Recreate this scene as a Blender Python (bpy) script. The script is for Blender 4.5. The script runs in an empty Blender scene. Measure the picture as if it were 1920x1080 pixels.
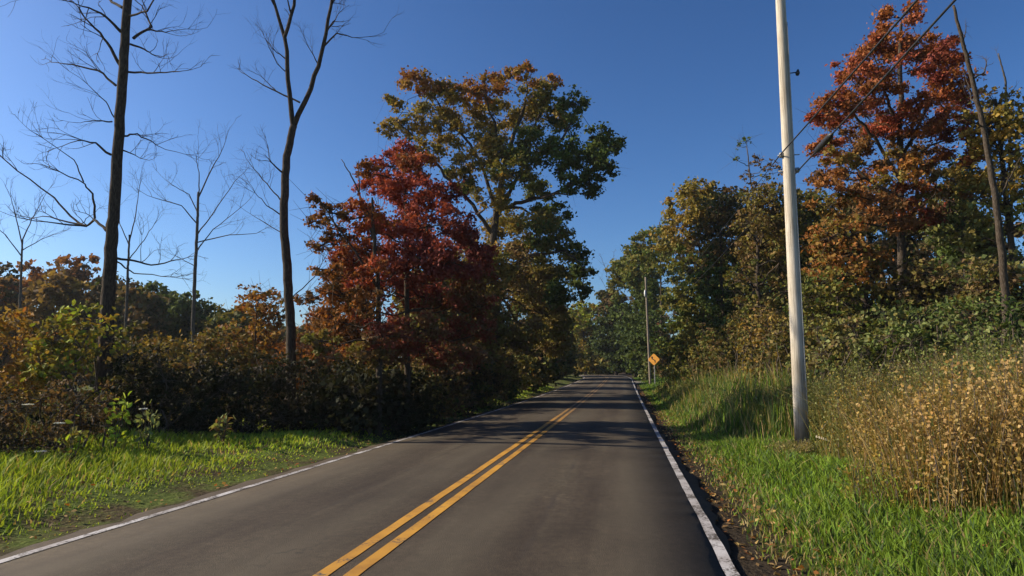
import bpy, math
import numpy as np
from mathutils import Vector

R = math.radians
SC = bpy.context.scene
COL = SC.collection

# ------------------------------------------------------------------ camera
F_PX, EYE = 1250.0, 1.60
PITCH, YAW = R(7.34), R(9.55)
cam = bpy.data.cameras.new('camera')
cam.sensor_width = 36.0
cam.lens = 36.0 * F_PX / 1920.0
cam.clip_start = 0.05
cam.clip_end = 9000
cam_o = bpy.data.objects.new('camera', cam)
COL.objects.link(cam_o)
cam_o.location = (0, 0, EYE)
cam_o.rotation_euler = (math.pi / 2 + PITCH, 0, YAW)
SC.camera = cam_o

# ------------------------------------------------------------------ sky, sun, exposure
SUN_EL, SUN_AHEAD = R(31), R(-3)         # square from the left of the road
sun_dir = Vector((-math.cos(SUN_AHEAD) * math.cos(SUN_EL), math.sin(SUN_AHEAD) * math.cos(SUN_EL), math.sin(SUN_EL)))
world = bpy.data.worlds.new('World')
SC.world = world
world.use_nodes = True
wn = world.node_tree
bg = wn.nodes['Background']
sky = wn.nodes.new('ShaderNodeTexSky')
sky.sky_type = 'NISHITA'
sky.sun_disc = False
sky.sun_elevation = SUN_EL
sky.sun_rotation = math.atan2(sun_dir.x, sun_dir.y)
sky.altitude = 200
sky.air_density = 1.0
sky.dust_density = 1.5
sky.ozone_density = 5.0
gam = wn.nodes.new('ShaderNodeGamma'); gam.inputs[1].default_value = 1.35
wn.links.new(sky.outputs[0], gam.inputs[0]); hs_ = wn.nodes.new('ShaderNodeHueSaturation'); hs_.inputs['Saturation'].default_value = 1.05
wn.links.new(gam.outputs[0], hs_.inputs['Color']); wn.links.new(hs_.outputs[0], bg.inputs['Color'])
bg.inputs['Strength'].default_value = 0.056
sun = bpy.data.lights.new('sun', 'SUN')
sun.energy = 5.0
sun.angle = R(0.53)
sun.color = (1.0, 0.87, 0.67)
sun_o = bpy.data.objects.new('sun', sun)
COL.objects.link(sun_o)
sun_o.rotation_euler = sun_dir.to_track_quat('Z', 'Y').to_euler()
SC.view_settings.view_transform = 'Standard'
SC.view_settings.look = 'None'
SC.view_settings.gamma = 1.0
SC.view_settings.use_curve_mapping = False
SC.view_settings.exposure = 0.55
SC.render.engine = 'CYCLES'
SC.cycles.max_bounces = 6
SC.cycles.transparent_max_bounces = 6

# ------------------------------------------------------------------ terrain profile
CX0 = -2.27           # road centre, right of it the lane we drive in
HALF = 3.09           # centre to edge line


def road_x(y):
    y = np.asarray(y, float)
    return CX0 - 0.0032 * np.clip(y - 85, 0, 90) ** 2 - 0.576 * np.clip(y - 175, 0, None)


def road_z(y):
    y = np.asarray(y, float)
    a = 0.000125 * np.clip(y, 0, 100) ** 2
    t = np.clip(y - 100, 0, 40)
    return a + np.where(y > 100, 0.025 * t - 0.0008 * t * t, 0)


def wob(x, y):
    return (np.sin(x * 0.9 + y * 0.37 + 1.3) * 0.5 + np.sin(y * 1.13 - x * 0.55) * 0.35 + np.sin(x * 2.3 + 0.7) * np.cos(y * 1.9) * 0.3)


def terrain(x, y):
    x = np.asarray(x, float); y = np.asarray(y, float)
    u = x - road_x(y)
    right = np.interp(u, [3.2, 3.5, 4.3, 5.2, 6.6, 9.0, 13, 20, 40, 90, 400], [-.06, -.10, -.13, -.08, .06, .75, 1.25, 2.0, 3.2, 4, 4])
    left = np.interp(-u, [3.2, 3.5, 4.0, 4.8, 6.2, 9, 14, 30, 80, 400], [-.06, -.12, -.16, 0.0, .10, .12, -.1, -.6, -1.2, -1.2])
    h = np.where(u > 0, right, left)
    h = np.where(np.abs(u) < 3.2, -.06, h)
    amp = np.clip((np.abs(u) - 3.6) / 3.0, 0, 1) * 0.07
    return road_z(y) + h + amp * wob(x, y)


# ------------------------------------------------------------------ picture-to-place helpers (used to read positions off the photograph)
cy, sy, cp, sp = math.cos(YAW), math.sin(YAW), math.cos(PITCH), math.sin(PITCH)
RGT = np.array([cy, sy, 0.0]); FWD = np.array([-sy * cp, cy * cp, sp]); UPV = np.array([sy * sp, -cy * sp, cp])


def P(px, py, d):
    """point seen at (px, py) at depth d metres"""
    return np.array([0, 0, EYE]) + d * (FWD + RGT * (px - 960) / F_PX + UPV * (540 - py) / F_PX)


def base(px, d):
    p = P(px, 701, d)
    return np.array([p[0], p[1], float(terrain(p[0], p[1]))])


# ------------------------------------------------------------------ mesh helpers
def np_mesh(name, V, faces, col=None, smooth=False):
    """faces: list of int arrays (n, k)"""
    me = bpy.data.meshes.new(name)
    V = np.ascontiguousarray(V, dtype=np.float32)
    faces = [np.asarray(f, dtype=np.int32) for f in faces if len(f)]
    me.vertices.add(len(V))
    me.vertices.foreach_set('co', V.ravel())
    nl = sum(f.size for f in faces); nf = sum(len(f) for f in faces)
    me.loops.add(nl); me.polygons.add(nf)
    me.loops.foreach_set('vertex_index', np.concatenate([f.ravel() for f in faces]))
    tot = np.concatenate([np.full(len(f), f.shape[1], np.int32) for f in faces])
    start = np.zeros(nf, np.int32); start[1:] = np.cumsum(tot)[:-1]
    me.polygons.foreach_set('loop_start', start)
    if smooth or col is None:
        me.polygons.foreach_set('use_smooth', np.full(nf, bool(smooth)))
    me.update(calc_edges=True)
    if col is not None:
        a = me.color_attributes.new('tint', 'FLOAT_COLOR', 'POINT')
        c4 = np.ones((len(V), 4), np.float32); c4[:, :3] = col
        a.data.foreach_set('color', c4.ravel())
    return me


def link(name, me, mat, parent=None):
    o = bpy.data.objects.new(name, me)
    COL.objects.link(o)
    if mat is not None and me is not None and not me.materials:
        me.materials.append(mat)
    if parent is not None:
        o.parent = parent
        o.matrix_parent_inverse = parent.matrix_world.inverted()
    return o


def tag(o, label, cat, group=None):
    o['label'] = label; o['category'] = cat
    if group: o['group'] = group
    return o


def thing(name, loc, label, cat, group=None):
    o = bpy.data.objects.new(name, None)
    o.empty_display_size = 0.2
    COL.objects.link(o)
    o.location = loc
    o.matrix_world.translation = Vector(loc)
    return tag(o, label, cat, group)


def local(part_name, V, faces, mat, root, col=None, smooth=False):
    """mesh given in world coordinates, stored relative to its thing's base"""
    loc = np.array(root.location)
    me = np_mesh(part_name, np.asarray(V) - loc, faces, col, smooth)
    o = bpy.data.objects.new(part_name, me)
    COL.objects.link(o); o.parent = root
    if mat: me.materials.append(mat)
    return o


class Geo:
    """collects tubes into one mesh"""
    def __init__(s): s.V = []; s.Q = []; s.T = []; s.n = 0

    def tube(s, pts, rad, k=6, cap=True):
        pts = np.asarray(pts, float); rad = np.broadcast_to(np.asarray(rad, float), (len(pts),))
        tan = np.gradient(pts, axis=0); tan /= np.linalg.norm(tan, axis=1)[:, None] + 1e-9
        ref = np.array([0.31, 0.95, 0.05]) if abs(tan[0][2]) > 0.5 else np.array([0.05, 0.1, 0.99])
        a = np.cross(tan, ref); a /= np.linalg.norm(a, axis=1)[:, None] + 1e-9
        b = np.cross(tan, a)
        ang = np.arange(k) * 2 * math.pi / k
        ring = pts[:, None] + rad[:, None, None] * (a[:, None] * np.cos(ang)[None, :, None] + b[:, None] * np.sin(ang)[None, :, None])
        n = len(pts); i = np.arange(n - 1)[:, None] * k; j = np.arange(k)[None]; j2 = (j + 1) % k
        q = np.stack([i + j, i + j2, i + k + j2, i + k + j], -1).reshape(-1, 4) + s.n
        s.V.append(ring.reshape(-1, 3)); s.Q.append(q); s.n += n * k
        if cap:
            s.V.append(np.array([pts[0], pts[-1]]))
            jj = np.arange(k)
            t0 = np.stack([jj * 0 + s.n, (jj + 1) % k + s.n - n * k, jj + s.n - n * k], -1)
            t1 = np.stack([jj * 0 + s.n + 1, jj + s.n - k, (jj + 1) % k + s.n - k], -1)
            s.T += [t0, t1]; s.n += 2
        return s

    def sticks(s, A, B, ra, rb):
        """many thin 3-sided twigs"""
        A = np.asarray(A, float); B = np.asarray(B, float)
        if not len(A): return s
        t = B - A; t /= np.linalg.norm(t, axis=1)[:, None] + 1e-9
        ref = np.where(np.abs(t[:, 2:3]) > .8, np.array([[1., 0, 0]]), np.array([[0, 0, 1.]]))
        a = np.cross(t, ref); a /= np.linalg.norm(a, axis=1)[:, None] + 1e-9; b = np.cross(t, a)
        vs = []
        for C, r in ((A, ra), (B, rb)):
            r = np.broadcast_to(np.asarray(r, float), (len(A),))[:, None]
            for w in range(3):
                vs.append(C + r * (a * math.cos(w * 2.0944) + b * math.sin(w * 2.0944)))
        V = np.stack(vs, 1).reshape(-1, 3)
        i = np.arange(len(A))[:, None] * 6 + s.n
        for w in range(3):
            w2 = (w + 1) % 3
            s.Q.append(np.concatenate([i + w, i + w2, i + 3 + w2, i + 3 + w], 1))
        s.V.append(V); s.n += len(V)
        return s

    def box(s, c, sx, sy_, sz, rot=None):
        v = np.array([[x, y, z] for x in (-.5, .5) for y in (-.5, .5) for z in (-.5, .5)]) * np.array([sx, sy_, sz])
        if rot is not None: v = v @ np.asarray(rot).T
        q = np.array([[0, 1, 3, 2], [4, 6, 7, 5], [0, 4, 5, 1], [2, 3, 7, 6], [0, 2, 6, 4], [1, 5, 7, 3]]) + s.n
        s.V.append(v + np.asarray(c)); s.Q.append(q); s.n += 8
        return s

    def build(s, name, mat, root, smooth=True):
        fs = []
        if s.Q: fs.append(np.concatenate(s.Q))
        if s.T: fs.append(np.concatenate(s.T))
        return local(name, np.concatenate(s.V), fs, mat, root, smooth=smooth)


def unit(v): return v / (np.linalg.norm(v, axis=-1, keepdims=True) + 1e-9)


def leaf_cards(rng, C, N, size, col, fine=False):
    """leaf-shaped faces at points C with normals N; returns V, faces, colours"""
    n = len(C)
    size = np.broadcast_to(np.asarray(size, float), (n,))[:, None]
    t = unit(np.cross(N, rng.normal(size=(n, 3)))); b = np.cross(N, t)
    if not fine:
        fold = N * size * rng.uniform(.02, .16, (n, 1))
        V = np.stack([C - t * size * .5, C + b * size * .36 + fold, C + t * size * .5, C - b * size * .36 + fold], 1)
        k = 4; f = np.arange(n)[:, None] * 4 + np.arange(4)[None]
        faces = [f]
    else:
        up = N * size
        V = np.stack([C - t * size * .5, C - t * size * .16 + b * size * .27 + up * .08, C + t * size * .2 + b * size * .23 + up * .06,
                      C + t * size * .55 - up * .1, C + t * size * .2 - b * size * .23 + up * .06, C - t * size * .16 - b * size * .27 + up * .08], 1)
        k = 6; o = np.arange(n)[:, None] * 6
        faces = [np.concatenate([o + np.array([[0, 1, 2, 3]]), o + np.array([[0, 3, 4, 5]])], 0)]
    return V.reshape(-1, 3), faces, np.repeat(col, k, 0)


PAL = {   # real leaf colours, except the darkened hedge set
    'green': [(.085, .125, .026), (.115, .150, .032), (.065, .100, .024)],
    'dark': [(.052, .074, .022), (.072, .092, .028), (.042, .062, .020)],
    'olive': [(.185, .160, .038), (.225, .180, .044), (.145, .145, .034)],
    'gold': [(.310, .200, .042), (.350, .220, .048), (.250, .175, .040)],
    'rust': [(.300, .115, .034), (.350, .140, .038), (.235, .095, .032)],
    'red': [(.360, .080, .048), (.430, .105, .055), (.290, .062, .042)],
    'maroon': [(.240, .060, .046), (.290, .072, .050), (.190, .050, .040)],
    'brown': [(.165, .100, .044), (.205, .125, .054), (.125, .080, .038)],
    'tan': [(.400, .260, .100), (.460, .300, .120), (.340, .205, .078)],
    'sage': [(.200, .225, .080), (.250, .255, .098), (.160, .190, .066)],
    'ember': [(.330, .092, .046), (.385, .115, .052), (.265, .072, .040)],
    'thicket_shade': [(.026, .031, .013), (.034, .036, .016), (.036, .028, .016)],  # hedge leaves with shade mixed into their colour
}


def pick(rng, pal, n):
    names = pal if isinstance(pal, (list, tuple)) else [pal]
    pool = np.array([c for k in names for c in PAL[k]])
    c = pool[rng.integers(0, len(pool), n)]
    return c * rng.uniform(.8, 1.22, (n, 1)) * rng.uniform(.94, 1.06, (n, 3))


def crown(rng, clumps, dens, size, flat=.75, fine=False, sub_r=.42, sub_n=14):
    """clumps: list of (centre, radius, palette). Leaves gather round sub-clusters inside each clump."""
    Cs, Ns, Ls, Sub, Par = [], [], [], [], []
    for c, r, pal in clumps:
        c = np.asarray(c)
        ns = max(4, int(sub_n * rng.uniform(.8, 1.2)))
        d = unit(rng.normal(size=(ns, 3))) * rng.uniform(.35, 1.0, (ns, 1)) ** .6 * r
        d[:, 2] *= flat
        s = c + d
        Sub.append(s); Par.append(np.repeat(c[None], ns, 0))
        m = max(3, int(dens * r * r / ns * 10))
        sr = r * sub_r * rng.uniform(.6, 1.25, (ns, 1, 1))
        g = rng.normal(size=(ns, m, 3)); g = unit(g) * np.abs(rng.normal(.55, .35, (ns, m, 1)))
        g[:, :, 2] *= .62
        pts = (s[:, None] + g * sr).reshape(-1, 3)
        tint = np.repeat(pick(rng, pal, ns), m, 0)
        own = pick(rng, pal, len(pts))
        Cs.append(pts); Ls.append(tint * .55 + own * .45)
        nn = unit(rng.normal(size=pts.shape) + np.array([0, 0, .55]))
        Ns.append(nn)
    C = np.concatenate(Cs); N = np.concatenate(Ns); L = np.concatenate(Ls)
    S = size * rng.uniform(.45, 1.45, len(C))
    return leaf_cards(rng, C, N, S, L, fine) + (np.concatenate(Sub), np.concatenate(Par))


def bend(rng, a, b, n=5, sag=.08, lift=.12):
    a = np.asarray(a, float); b = np.asarray(b, float)
    t = np.linspace(0, 1, n)[:, None]
    L = np.linalg.norm(b - a)
    p = a + (b - a) * t
    off = rng.normal(size=(n, 3)) * L * sag * .5
    off[0] = off[-1] = 0
    p = p + off
    p[:, 2] += (np.sin(t[:, 0] * math.pi) * -lift * L * .5)
    return p


def leafy_tree(name, label, seed, px, d, trunk, clumps, r0, dens, size, limbs=(), bark='bark', flat=.75, fine=False, twig=True, group=None, sub_n=14, sub_r=.42):
    """trunk / limbs: world polylines; clumps: (centre, radius, palette)"""
    rng = np.random.default_rng(seed)
    root = thing(name, base(px, d), label, 'tree', group)
    trunk = np.asarray(trunk, float)
    trunk[0, 2] -= .15
    g = Geo()
    H = trunk[-1, 2] - trunk[0, 2]
    tt = np.linspace(0, 1, len(trunk) * 4)
    idx = np.linspace(0, 1, len(trunk))
    tp = np.stack([np.interp(tt, idx, trunk[:, i]) for i in range(3)], 1)
    tp[1:-1, :2] += rng.normal(size=(len(tp) - 2, 2)) * r0 * .12
    tr = r0 * (1 - .72 * tt) * (1 + .45 * np.exp(-tt * 18))
    g.tube(tp, tr, 9)
    nodes = [tp[len(tp) // 4:]]; nrad = [tr[len(tp) // 4:]]
    for L in limbs:
        L = np.asarray(L, float)
        ti = np.linspace(0, 1, len(L) * 4)
        lp = np.stack([np.interp(ti, np.linspace(0, 1, len(L)), L[:, i]) for i in range(3)], 1)
        lp[1:] += rng.normal(size=(len(lp) - 1, 3)) * r0 * .12
        lr = r0 * .42 * (1 - .75 * ti)
        g.tube(lp, lr, 7); nodes.append(lp[2:]); nrad.append(lr[2:])
    nodes = np.concatenate(nodes); nrad = np.concatenate(nrad)
    for c, r, pal in clumps:
        c = np.asarray(c)
        dd = np.linalg.norm(nodes - c, axis=1) + np.where(nodes[:, 2] > c[2] - .15 * r, 2.5 * (nodes[:, 2] - c[2] + .2 * r), 0)
        i = int(np.argmin(dd))
        p = bend(rng, nodes[i], c, 6)
        ra = min(nrad[i] * .7, r0 * .3)
        g.tube(p, np.linspace(ra, max(.012, ra * .25), 6), 5, cap=False)
    V, fs, col, sub, par = crown(rng, clumps, dens, size, flat, fine, sub_r, sub_n)
    if twig:
        g.sticks(par, sub, .012 + r0 * .03, .005)
        k = min(len(sub), 400)
        o = sub[:k] + rng.normal(size=(k, 3)) * .5
        g.sticks(sub[:k], o, .008, .003)
    g.build('trunk', M[bark], root)
    local('crown', V, fs, M['leaf'], root, col)
    return root


def auto_clumps(rng, c0, rx, ry, z0, z1, n, r, pal, shape='oval', pal_top=None):
    out = []
    for i in range(n):
        h = (i + rng.uniform(0, 1)) / n
        w = {'oval': math.sqrt(max(.02, 1 - (2 * h - 1) ** 2)) * .92 + .08, 'cone': 1.05 - .92 * h, 'dome': math.sqrt(max(.03, 1 - h ** 2.4))}[shape]
        a = rng.uniform(0, 2 * math.pi); q = math.sqrt(rng.uniform(.15, 1)) * w
        p = np.array([c0[0] + rx * q * math.cos(a), c0[1] + ry * q * math.sin(a), z0 + (z1 - z0) * h])
        out.append((p, r * rng.uniform(.75, 1.25), (pal_top if pal_top and h > .62 else pal)))
    return out


def mass_tree(name, label, seed, px, d, top_py, half_px, z_low, pal, n=26, r=1.25, dens=26, size=.24, shape='oval', pal_top=None, r0=.2, group=None, lean=0, fine=False, flat=.75, dy=1.0):
    rng = np.random.default_rng(seed)
    b = base(px, d)
    ztop = P(px, top_py, d)[2]
    rx = half_px * d / F_PX
    top = np.array([b[0] + lean, b[1], ztop - r * .6])
    cl = auto_clumps(rng, b, max(.3, rx - r * .55), max(.3, rx * dy - r * .4), b[2] + z_low + r * .4, ztop - r * .75, n, r, pal, shape, pal_top)
    cl = [(p + np.array([lean * max(0, (p[2] - b[2]) / (ztop - b[2])), 0, 0]), q, s) for p, q, s in cl]
    mid = (b + top) / 2 + rng.normal(size=3) * np.array([.25, .25, 0])
    return leafy_tree(name, label, seed + 1, px, d, [b, (b + mid) / 2 + rng.normal(size=3) * .08, mid, top], cl, r0, dens, size, group=group, fine=fine, flat=flat)


def shrub(name, label, seed, px, d, h, w, pal, n=9, r=.45, dens=60, size=.11, fine=True, low=.15, group=None, depth=1.0, cat='shrub', stems=9, loc=None, flat=.8):
    rng = np.random.default_rng(seed)
    b = base(px, d) if loc is None else np.array([loc[0], loc[1], float(terrain(*loc))])
    u = b[0] - float(road_x(b[1])); keep = 3.6 + w / 2
    if abs(u) < keep:                       # stay clear of the carriageway
        b[0] += math.copysign(keep, u) - u; b[2] = float(terrain(b[0], b[1]))
    root = thing(name, b, label, cat, group)
    cl = auto_clumps(rng, b, max(.1, w / 2 - r * .5), max(.1, w / 2 * depth - r * .5), b[2] + low * h, b[2] + h - r * .6, n, r, pal, 'dome')
    V, fs, col, sub, par = crown(rng, cl, dens, size, flat, fine and d < 16, .5, 12)
    g = Geo()
    for c, q, _ in cl:
        s = b + np.array([rng.normal() * .1 * w, rng.normal() * .1 * w, -.08])
        g.tube(bend(rng, s, c, 5, .1, -.1), np.linspace(.022, .007, 5) * (1 + h * .15), 5, cap=False)
    g.sticks(par, sub, .007, .003)
    g.build('stem', M['twig'], root)
    local('foliage', V, fs, M['leaf'], root, col)
    return root


# ------------------------------------------------------------------ materials
M = {}


def mat(name):
    m = bpy.data.materials.new(name); m.use_nodes = True
    M[name] = m
    nt = m.node_tree
    return m, nt, nt.nodes['Principled BSDF'], nt.nodes['Material Output']


def node(nt, kind, **kw):
    n = nt.nodes.new(kind)
    for k, v in kw.items():
        if k in n.inputs: n.inputs[k].default_value = v
        else: setattr(n, k, v)
    return n


def ramp(nt, fac, stops):
    r = nt.nodes.new('ShaderNodeValToRGB')
    while len(r.color_ramp.elements) < len(stops): r.color_ramp.elements.new(.5)
    for e, (p, c) in zip(r.color_ramp.elements, stops):
        e.position = p; e.color = tuple(c) + (1,) if len(c) == 3 else c
    nt.links.new(fac, r.inputs[0])
    return r.outputs[0]


def noise(nt, vec, scale, detail=4, rough=.6):
    n = node(nt, 'ShaderNodeTexNoise', Scale=scale, Detail=detail, Roughness=rough)
    if vec is not None: nt.links.new(vec, n.inputs['Vector'])
    return n.outputs['Fac']


def mixc(nt, fac, a, b, mode='MIX'):
    n = nt.nodes.new('ShaderNodeMix'); n.data_type = 'RGBA'; n.blend_type = mode
    for s, v in ((n.inputs[0], fac), (n.inputs[6], a), (n.inputs[7], b)):
        if hasattr(v, 'links'): nt.links.new(v, s)
        elif isinstance(v, (int, float)): s.default_value = v
        else: s.default_value = tuple(v) + (1,)
    return n.outputs[2]


def math_n(nt, op, a, b=0.0):
    n = nt.nodes.new('ShaderNodeMath'); n.operation = op
    for s, v in ((n.inputs[0], a), (n.inputs[1], b)):
        if hasattr(v, 'links'): nt.links.new(v, s)
        else: s.default_value = v
    return n.outputs[0]


def bump(nt, b, h, strength, dist=.02):
    n = node(nt, 'ShaderNodeBump', Strength=strength, Distance=dist)
    nt.links.new(h, n.inputs['Height']); nt.links.new(n.outputs[0], b.inputs['Normal'])


def coords(nt, scale=(1, 1, 1), kind='Object'):
    t = nt.nodes.new('ShaderNodeTexCoord'); mp = nt.nodes.new('ShaderNodeMapping')
    mp.inputs['Scale'].default_value = scale
    nt.links.new(t.outputs[kind], mp.inputs['Vector'])
    return mp.outputs[0]


def foliage_mat(name, trans, rough=.55, spec=.25):
    m, nt, b, out = mat(name)
    at = nt.nodes.new('ShaderNodeAttribute'); at.attribute_name = 'tint'
    nt.links.new(at.outputs['Color'], b.inputs['Base Color'])
    b.inputs['Roughness'].default_value = rough; b.inputs['Specular IOR Level'].default_value = spec
    tr = nt.nodes.new('ShaderNodeBsdfTranslucent')
    nt.links.new(mixc(nt, 1.0, at.outputs['Color'], (1.25, 1.15, .6), 'MULTIPLY'), tr.inputs['Color'])
    mx = nt.nodes.new('ShaderNodeMixShader'); mx.inputs[0].default_value = trans
    nt.links.new(b.outputs[0], mx.inputs[1]); nt.links.new(tr.outputs[0], mx.inputs[2])
    nt.links.new(mx.outputs[0], out.inputs['Surface'])


foliage_mat('leaf', .26, .7, .12)
foliage_mat('grass', .38, .6, .15)

m, nt, b, out = mat('bark')
v = coords(nt, (5, 5, 1.2))
n1 = noise(nt, v, 6, 5)
nt.links.new(ramp(nt, n1, [(.3, (.030, .023, .017)), (.55, (.075, .058, .043)), (.75, (.125, .100, .078))]), b.inputs['Base Color'])
b.inputs['Roughness'].default_value = .95; b.inputs['Specular IOR Level'].default_value = .1
bump(nt, b, n1, .8, .03)

m, nt, b, out = mat('grey_bark')
v = coords(nt, (4, 4, 1))
n1 = noise(nt, v, 5, 5)
nt.links.new(ramp(nt, n1, [(.3, (.055, .047, .040)), (.6, (.110, .096, .082)), (.8, (.17, .15, .13))]), b.inputs['Base Color'])
b.inputs['Roughness'].default_value = .95; b.inputs['Specular IOR Level'].default_value = .1
bump(nt, b, n1, .8, .03)

m, nt, b, out = mat('twig')
v = coords(nt); n1 = noise(nt, v, 9, 3)
nt.links.new(ramp(nt, n1, [(.3, (.045, .033, .022)), (.7, (.13, .10, .07))]), b.inputs['Base Color'])
b.inputs['Roughness'].default_value = .9

m, nt, b, out = mat('pale_wood')
v = coords(nt); n1 = noise(nt, v, 14, 3)
nt.links.new(ramp(nt, n1, [(.3, (.28, .24, .18)), (.7, (.52, .47, .38))]), b.inputs['Base Color'])
b.inputs['Roughness'].default_value = .85

# weathered pole timber with long checks
m, nt, b, out = mat('pole_wood')
v = coords(nt, (22, 22, .7)); n1 = noise(nt, v, 2.2, 6, .65)
v2 = coords(nt, (60, 60, .5)); n2 = noise(nt, v2, 1.5, 3)
v3 = coords(nt, (1.5, 1.5, .6)); n3 = noise(nt, v3, 1.4, 4)
c = ramp(nt, n1, [(.28, (.27, .235, .185)), (.5, (.52, .465, .38)), (.75, (.66, .605, .505))])
crk = ramp(nt, n2, [(.30, (0, 0, 0)), (.40, (1, 1, 1))])
c = mixc(nt, crk, (.10, .075, .055), c)
c = mixc(nt, 1.0, c, ramp(nt, n3, [(.3, (.72, .68, .62)), (.6, (1, 1, 1))]), 'MULTIPLY')
sepz = nt.nodes.new('ShaderNodeSeparateXYZ'); nt.links.new(coords(nt), sepz.inputs[0])
foot = ramp(nt, math_n(nt, 'ADD', math_n(nt, 'MULTIPLY', sepz.outputs[2], .62), math_n(nt, 'MULTIPLY', n3, .8)), [(.45, (1, 1, 1)), (1.0, (0, 0, 0))])
c = mixc(nt, foot, c, (.075, .052, .036))
nt.links.new(c, b.inputs['Base Color']); b.inputs['Roughness'].default_value = .85
b.inputs['Specular IOR Level'].default_value = .15
bump(nt, b, n1, .5, .012)

m, nt, b, out = mat('shaded_pole_wood')  # darker pole timber, the far pole's shade put into its colour
n1 = noise(nt, coords(nt, (22, 22, .7)), 2.2, 6, .65)
nt.links.new(ramp(nt, n1, [(.28, (.10, .075, .055)), (.5, (.20, .16, .12)), (.75, (.30, .25, .20))]), b.inputs['Base Color']); b.inputs['Roughness'].default_value = .9

m, nt, b, out = mat('galvanised')
n1 = noise(nt, coords(nt), 30, 3)
nt.links.new(ramp(nt, n1, [(.3, (.25, .25, .25)), (.7, (.42, .42, .41))]), b.inputs['Base Color'])
b.inputs['Metallic'].default_value = .7; b.inputs['Roughness'].default_value = .55

m, nt, b, out = mat('black_rubber')
n1 = noise(nt, coords(nt), 20, 2)
nt.links.new(ramp(nt, n1, [(.3, (.012, .012, .013)), (.7, (.03, .03, .03))]), b.inputs['Base Color'])
b.inputs['Roughness'].default_value = .5

m, nt, b, out = mat('porcelain')
n1 = noise(nt, coords(nt), 8, 2)
nt.links.new(ramp(nt, n1, [(.3, (.7, .7, .68)), (.7, (.82, .82, .8))]), b.inputs['Base Color'])
b.inputs['Roughness'].default_value = .25

m, nt, b, out = mat('sign_orange')
n1 = noise(nt, coords(nt), 6, 4)
nt.links.new(ramp(nt, n1, [(.3, (.88, .38, .06)), (.7, (.96, .46, .09))]), b.inputs['Base Color'])
b.inputs['Roughness'].default_value = .4

m, nt, b, out = mat('sign_black')
n1 = noise(nt, coords(nt), 8, 2)
nt.links.new(ramp(nt, n1, [(.3, (.01, .01, .01)), (.7, (.02, .02, .02))]), b.inputs['Base Color'])
b.inputs['Roughness'].default_value = .5

# asphalt: worn brown-grey, wheel paths, transverse seams and cracks
m, nt, b, out = mat('asphalt')
tc = nt.nodes.new('ShaderNodeTexCoord'); O = tc.outputs['Object']
sep = nt.nodes.new('ShaderNodeSeparateXYZ'); nt.links.new(O, sep.inputs[0])
fine = noise(nt, O, 140, 2)
agg = node(nt, 'ShaderNodeTexVoronoi', Scale=95.0); nt.links.new(O, agg.inputs['Vector'])
mid_n = noise(nt, O, 1.1, 5)
vs = coords(nt, (1.5, .10, 1)); streak = noise(nt, vs, 1.6, 5, .55)
vb = coords(nt, (.35, .16, 1)); blot = noise(nt, vb, 1.0, 3)
c = ramp(nt, streak, [(.28, (.044, .032, .022)), (.5, (.063, .048, .033)), (.72, (.088, .072, .049))])
c = mixc(nt, .55, c, mixc(nt, 1.0, c, ramp(nt, blot, [(.35, (.62, .60, .60)), (.65, (1.35, 1.38, 1.36))]), 'MULTIPLY'))
c = mixc(nt, .5, c, mixc(nt, 1.0, c, ramp(nt, mid_n, [(.3, (.7, .68, .66)), (.7, (1.28, 1.27, 1.25))]), 'MULTIPLY'))
c = mixc(nt, .85, c, mixc(nt, 1.0, c, ramp(nt, agg.outputs['Distance'], [(.05, (1.7, 1.66, 1.55)), (.5, (.66, .66, .67))]), 'MULTIPLY'))
mot = noise(nt, O, 11, 6, .7)
c = mixc(nt, .7, c, mixc(nt, 1.0, c, ramp(nt, mot, [(.3, (.62, .61, .60)), (.7, (1.36, 1.35, 1.33))]), 'MULTIPLY'))
# lighter, tyre-polished wheel tracks
for x0 in (-4.75, -3.05, -1.55, .05):
    tw = math_n(nt, 'ABSOLUTE', math_n(nt, 'SUBTRACT', math_n(nt, 'ADD', sep.outputs[0], math_n(nt, 'MULTIPLY', streak, .35)), x0 + .17))
    c = mixc(nt, mixc(nt, 1.0, ramp(nt, tw, [(.1, (.55, .55, .55)), (.5, (0, 0, 0))]), ramp(nt, blot, [(.3, (.35, .35, .35)), (.6, (1, 1, 1))]), 'MULTIPLY'), c, (.086, .071, .049))
# tar-filled cracks: distorted cell borders, thin
wv = noise(nt, O, 2.2, 4)
dist = nt.nodes.new('ShaderNodeVectorMath'); dist.operation = 'SCALE'
cmb = nt.nodes.new('ShaderNodeCombineXYZ'); nt.links.new(wv, cmb.inputs[0]); nt.links.new(math_n(nt, 'SUBTRACT', mid_n, .2), cmb.inputs[1])
nt.links.new(cmb.outputs[0], dist.inputs[0]); dist.inputs['Scale'].default_value = 1.1
addv = nt.nodes.new('ShaderNodeVectorMath'); addv.operation = 'ADD'
mpc = nt.nodes.new('ShaderNodeMapping'); mpc.inputs['Scale'].default_value = (.42, .17, 1); 
nt.links.new(O, addv.inputs[0]); nt.links.new(dist.outputs[0], addv.inputs[1]); nt.links.new(addv.outputs[0], mpc.inputs[0])
vor = node(nt, 'ShaderNodeTexVoronoi', Scale=1.0); vor.feature = 'DISTANCE_TO_EDGE'; vor.voronoi_dimensions = '2D'
nt.links.new(mpc.outputs[0], vor.inputs['Vector'])
ck = ramp(nt, vor.outputs['Distance'], [(.004, (1, 1, 1)), (.012, (0, 0, 0))])
gate = ramp(nt, noise(nt, O, .45, 2), [(.54, (0, 0, 0)), (.66, (.5, .5, .5))])
c = mixc(nt, mixc(nt, 1.0, ck, gate, 'MULTIPLY'), c, (.022, .019, .017))
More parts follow.
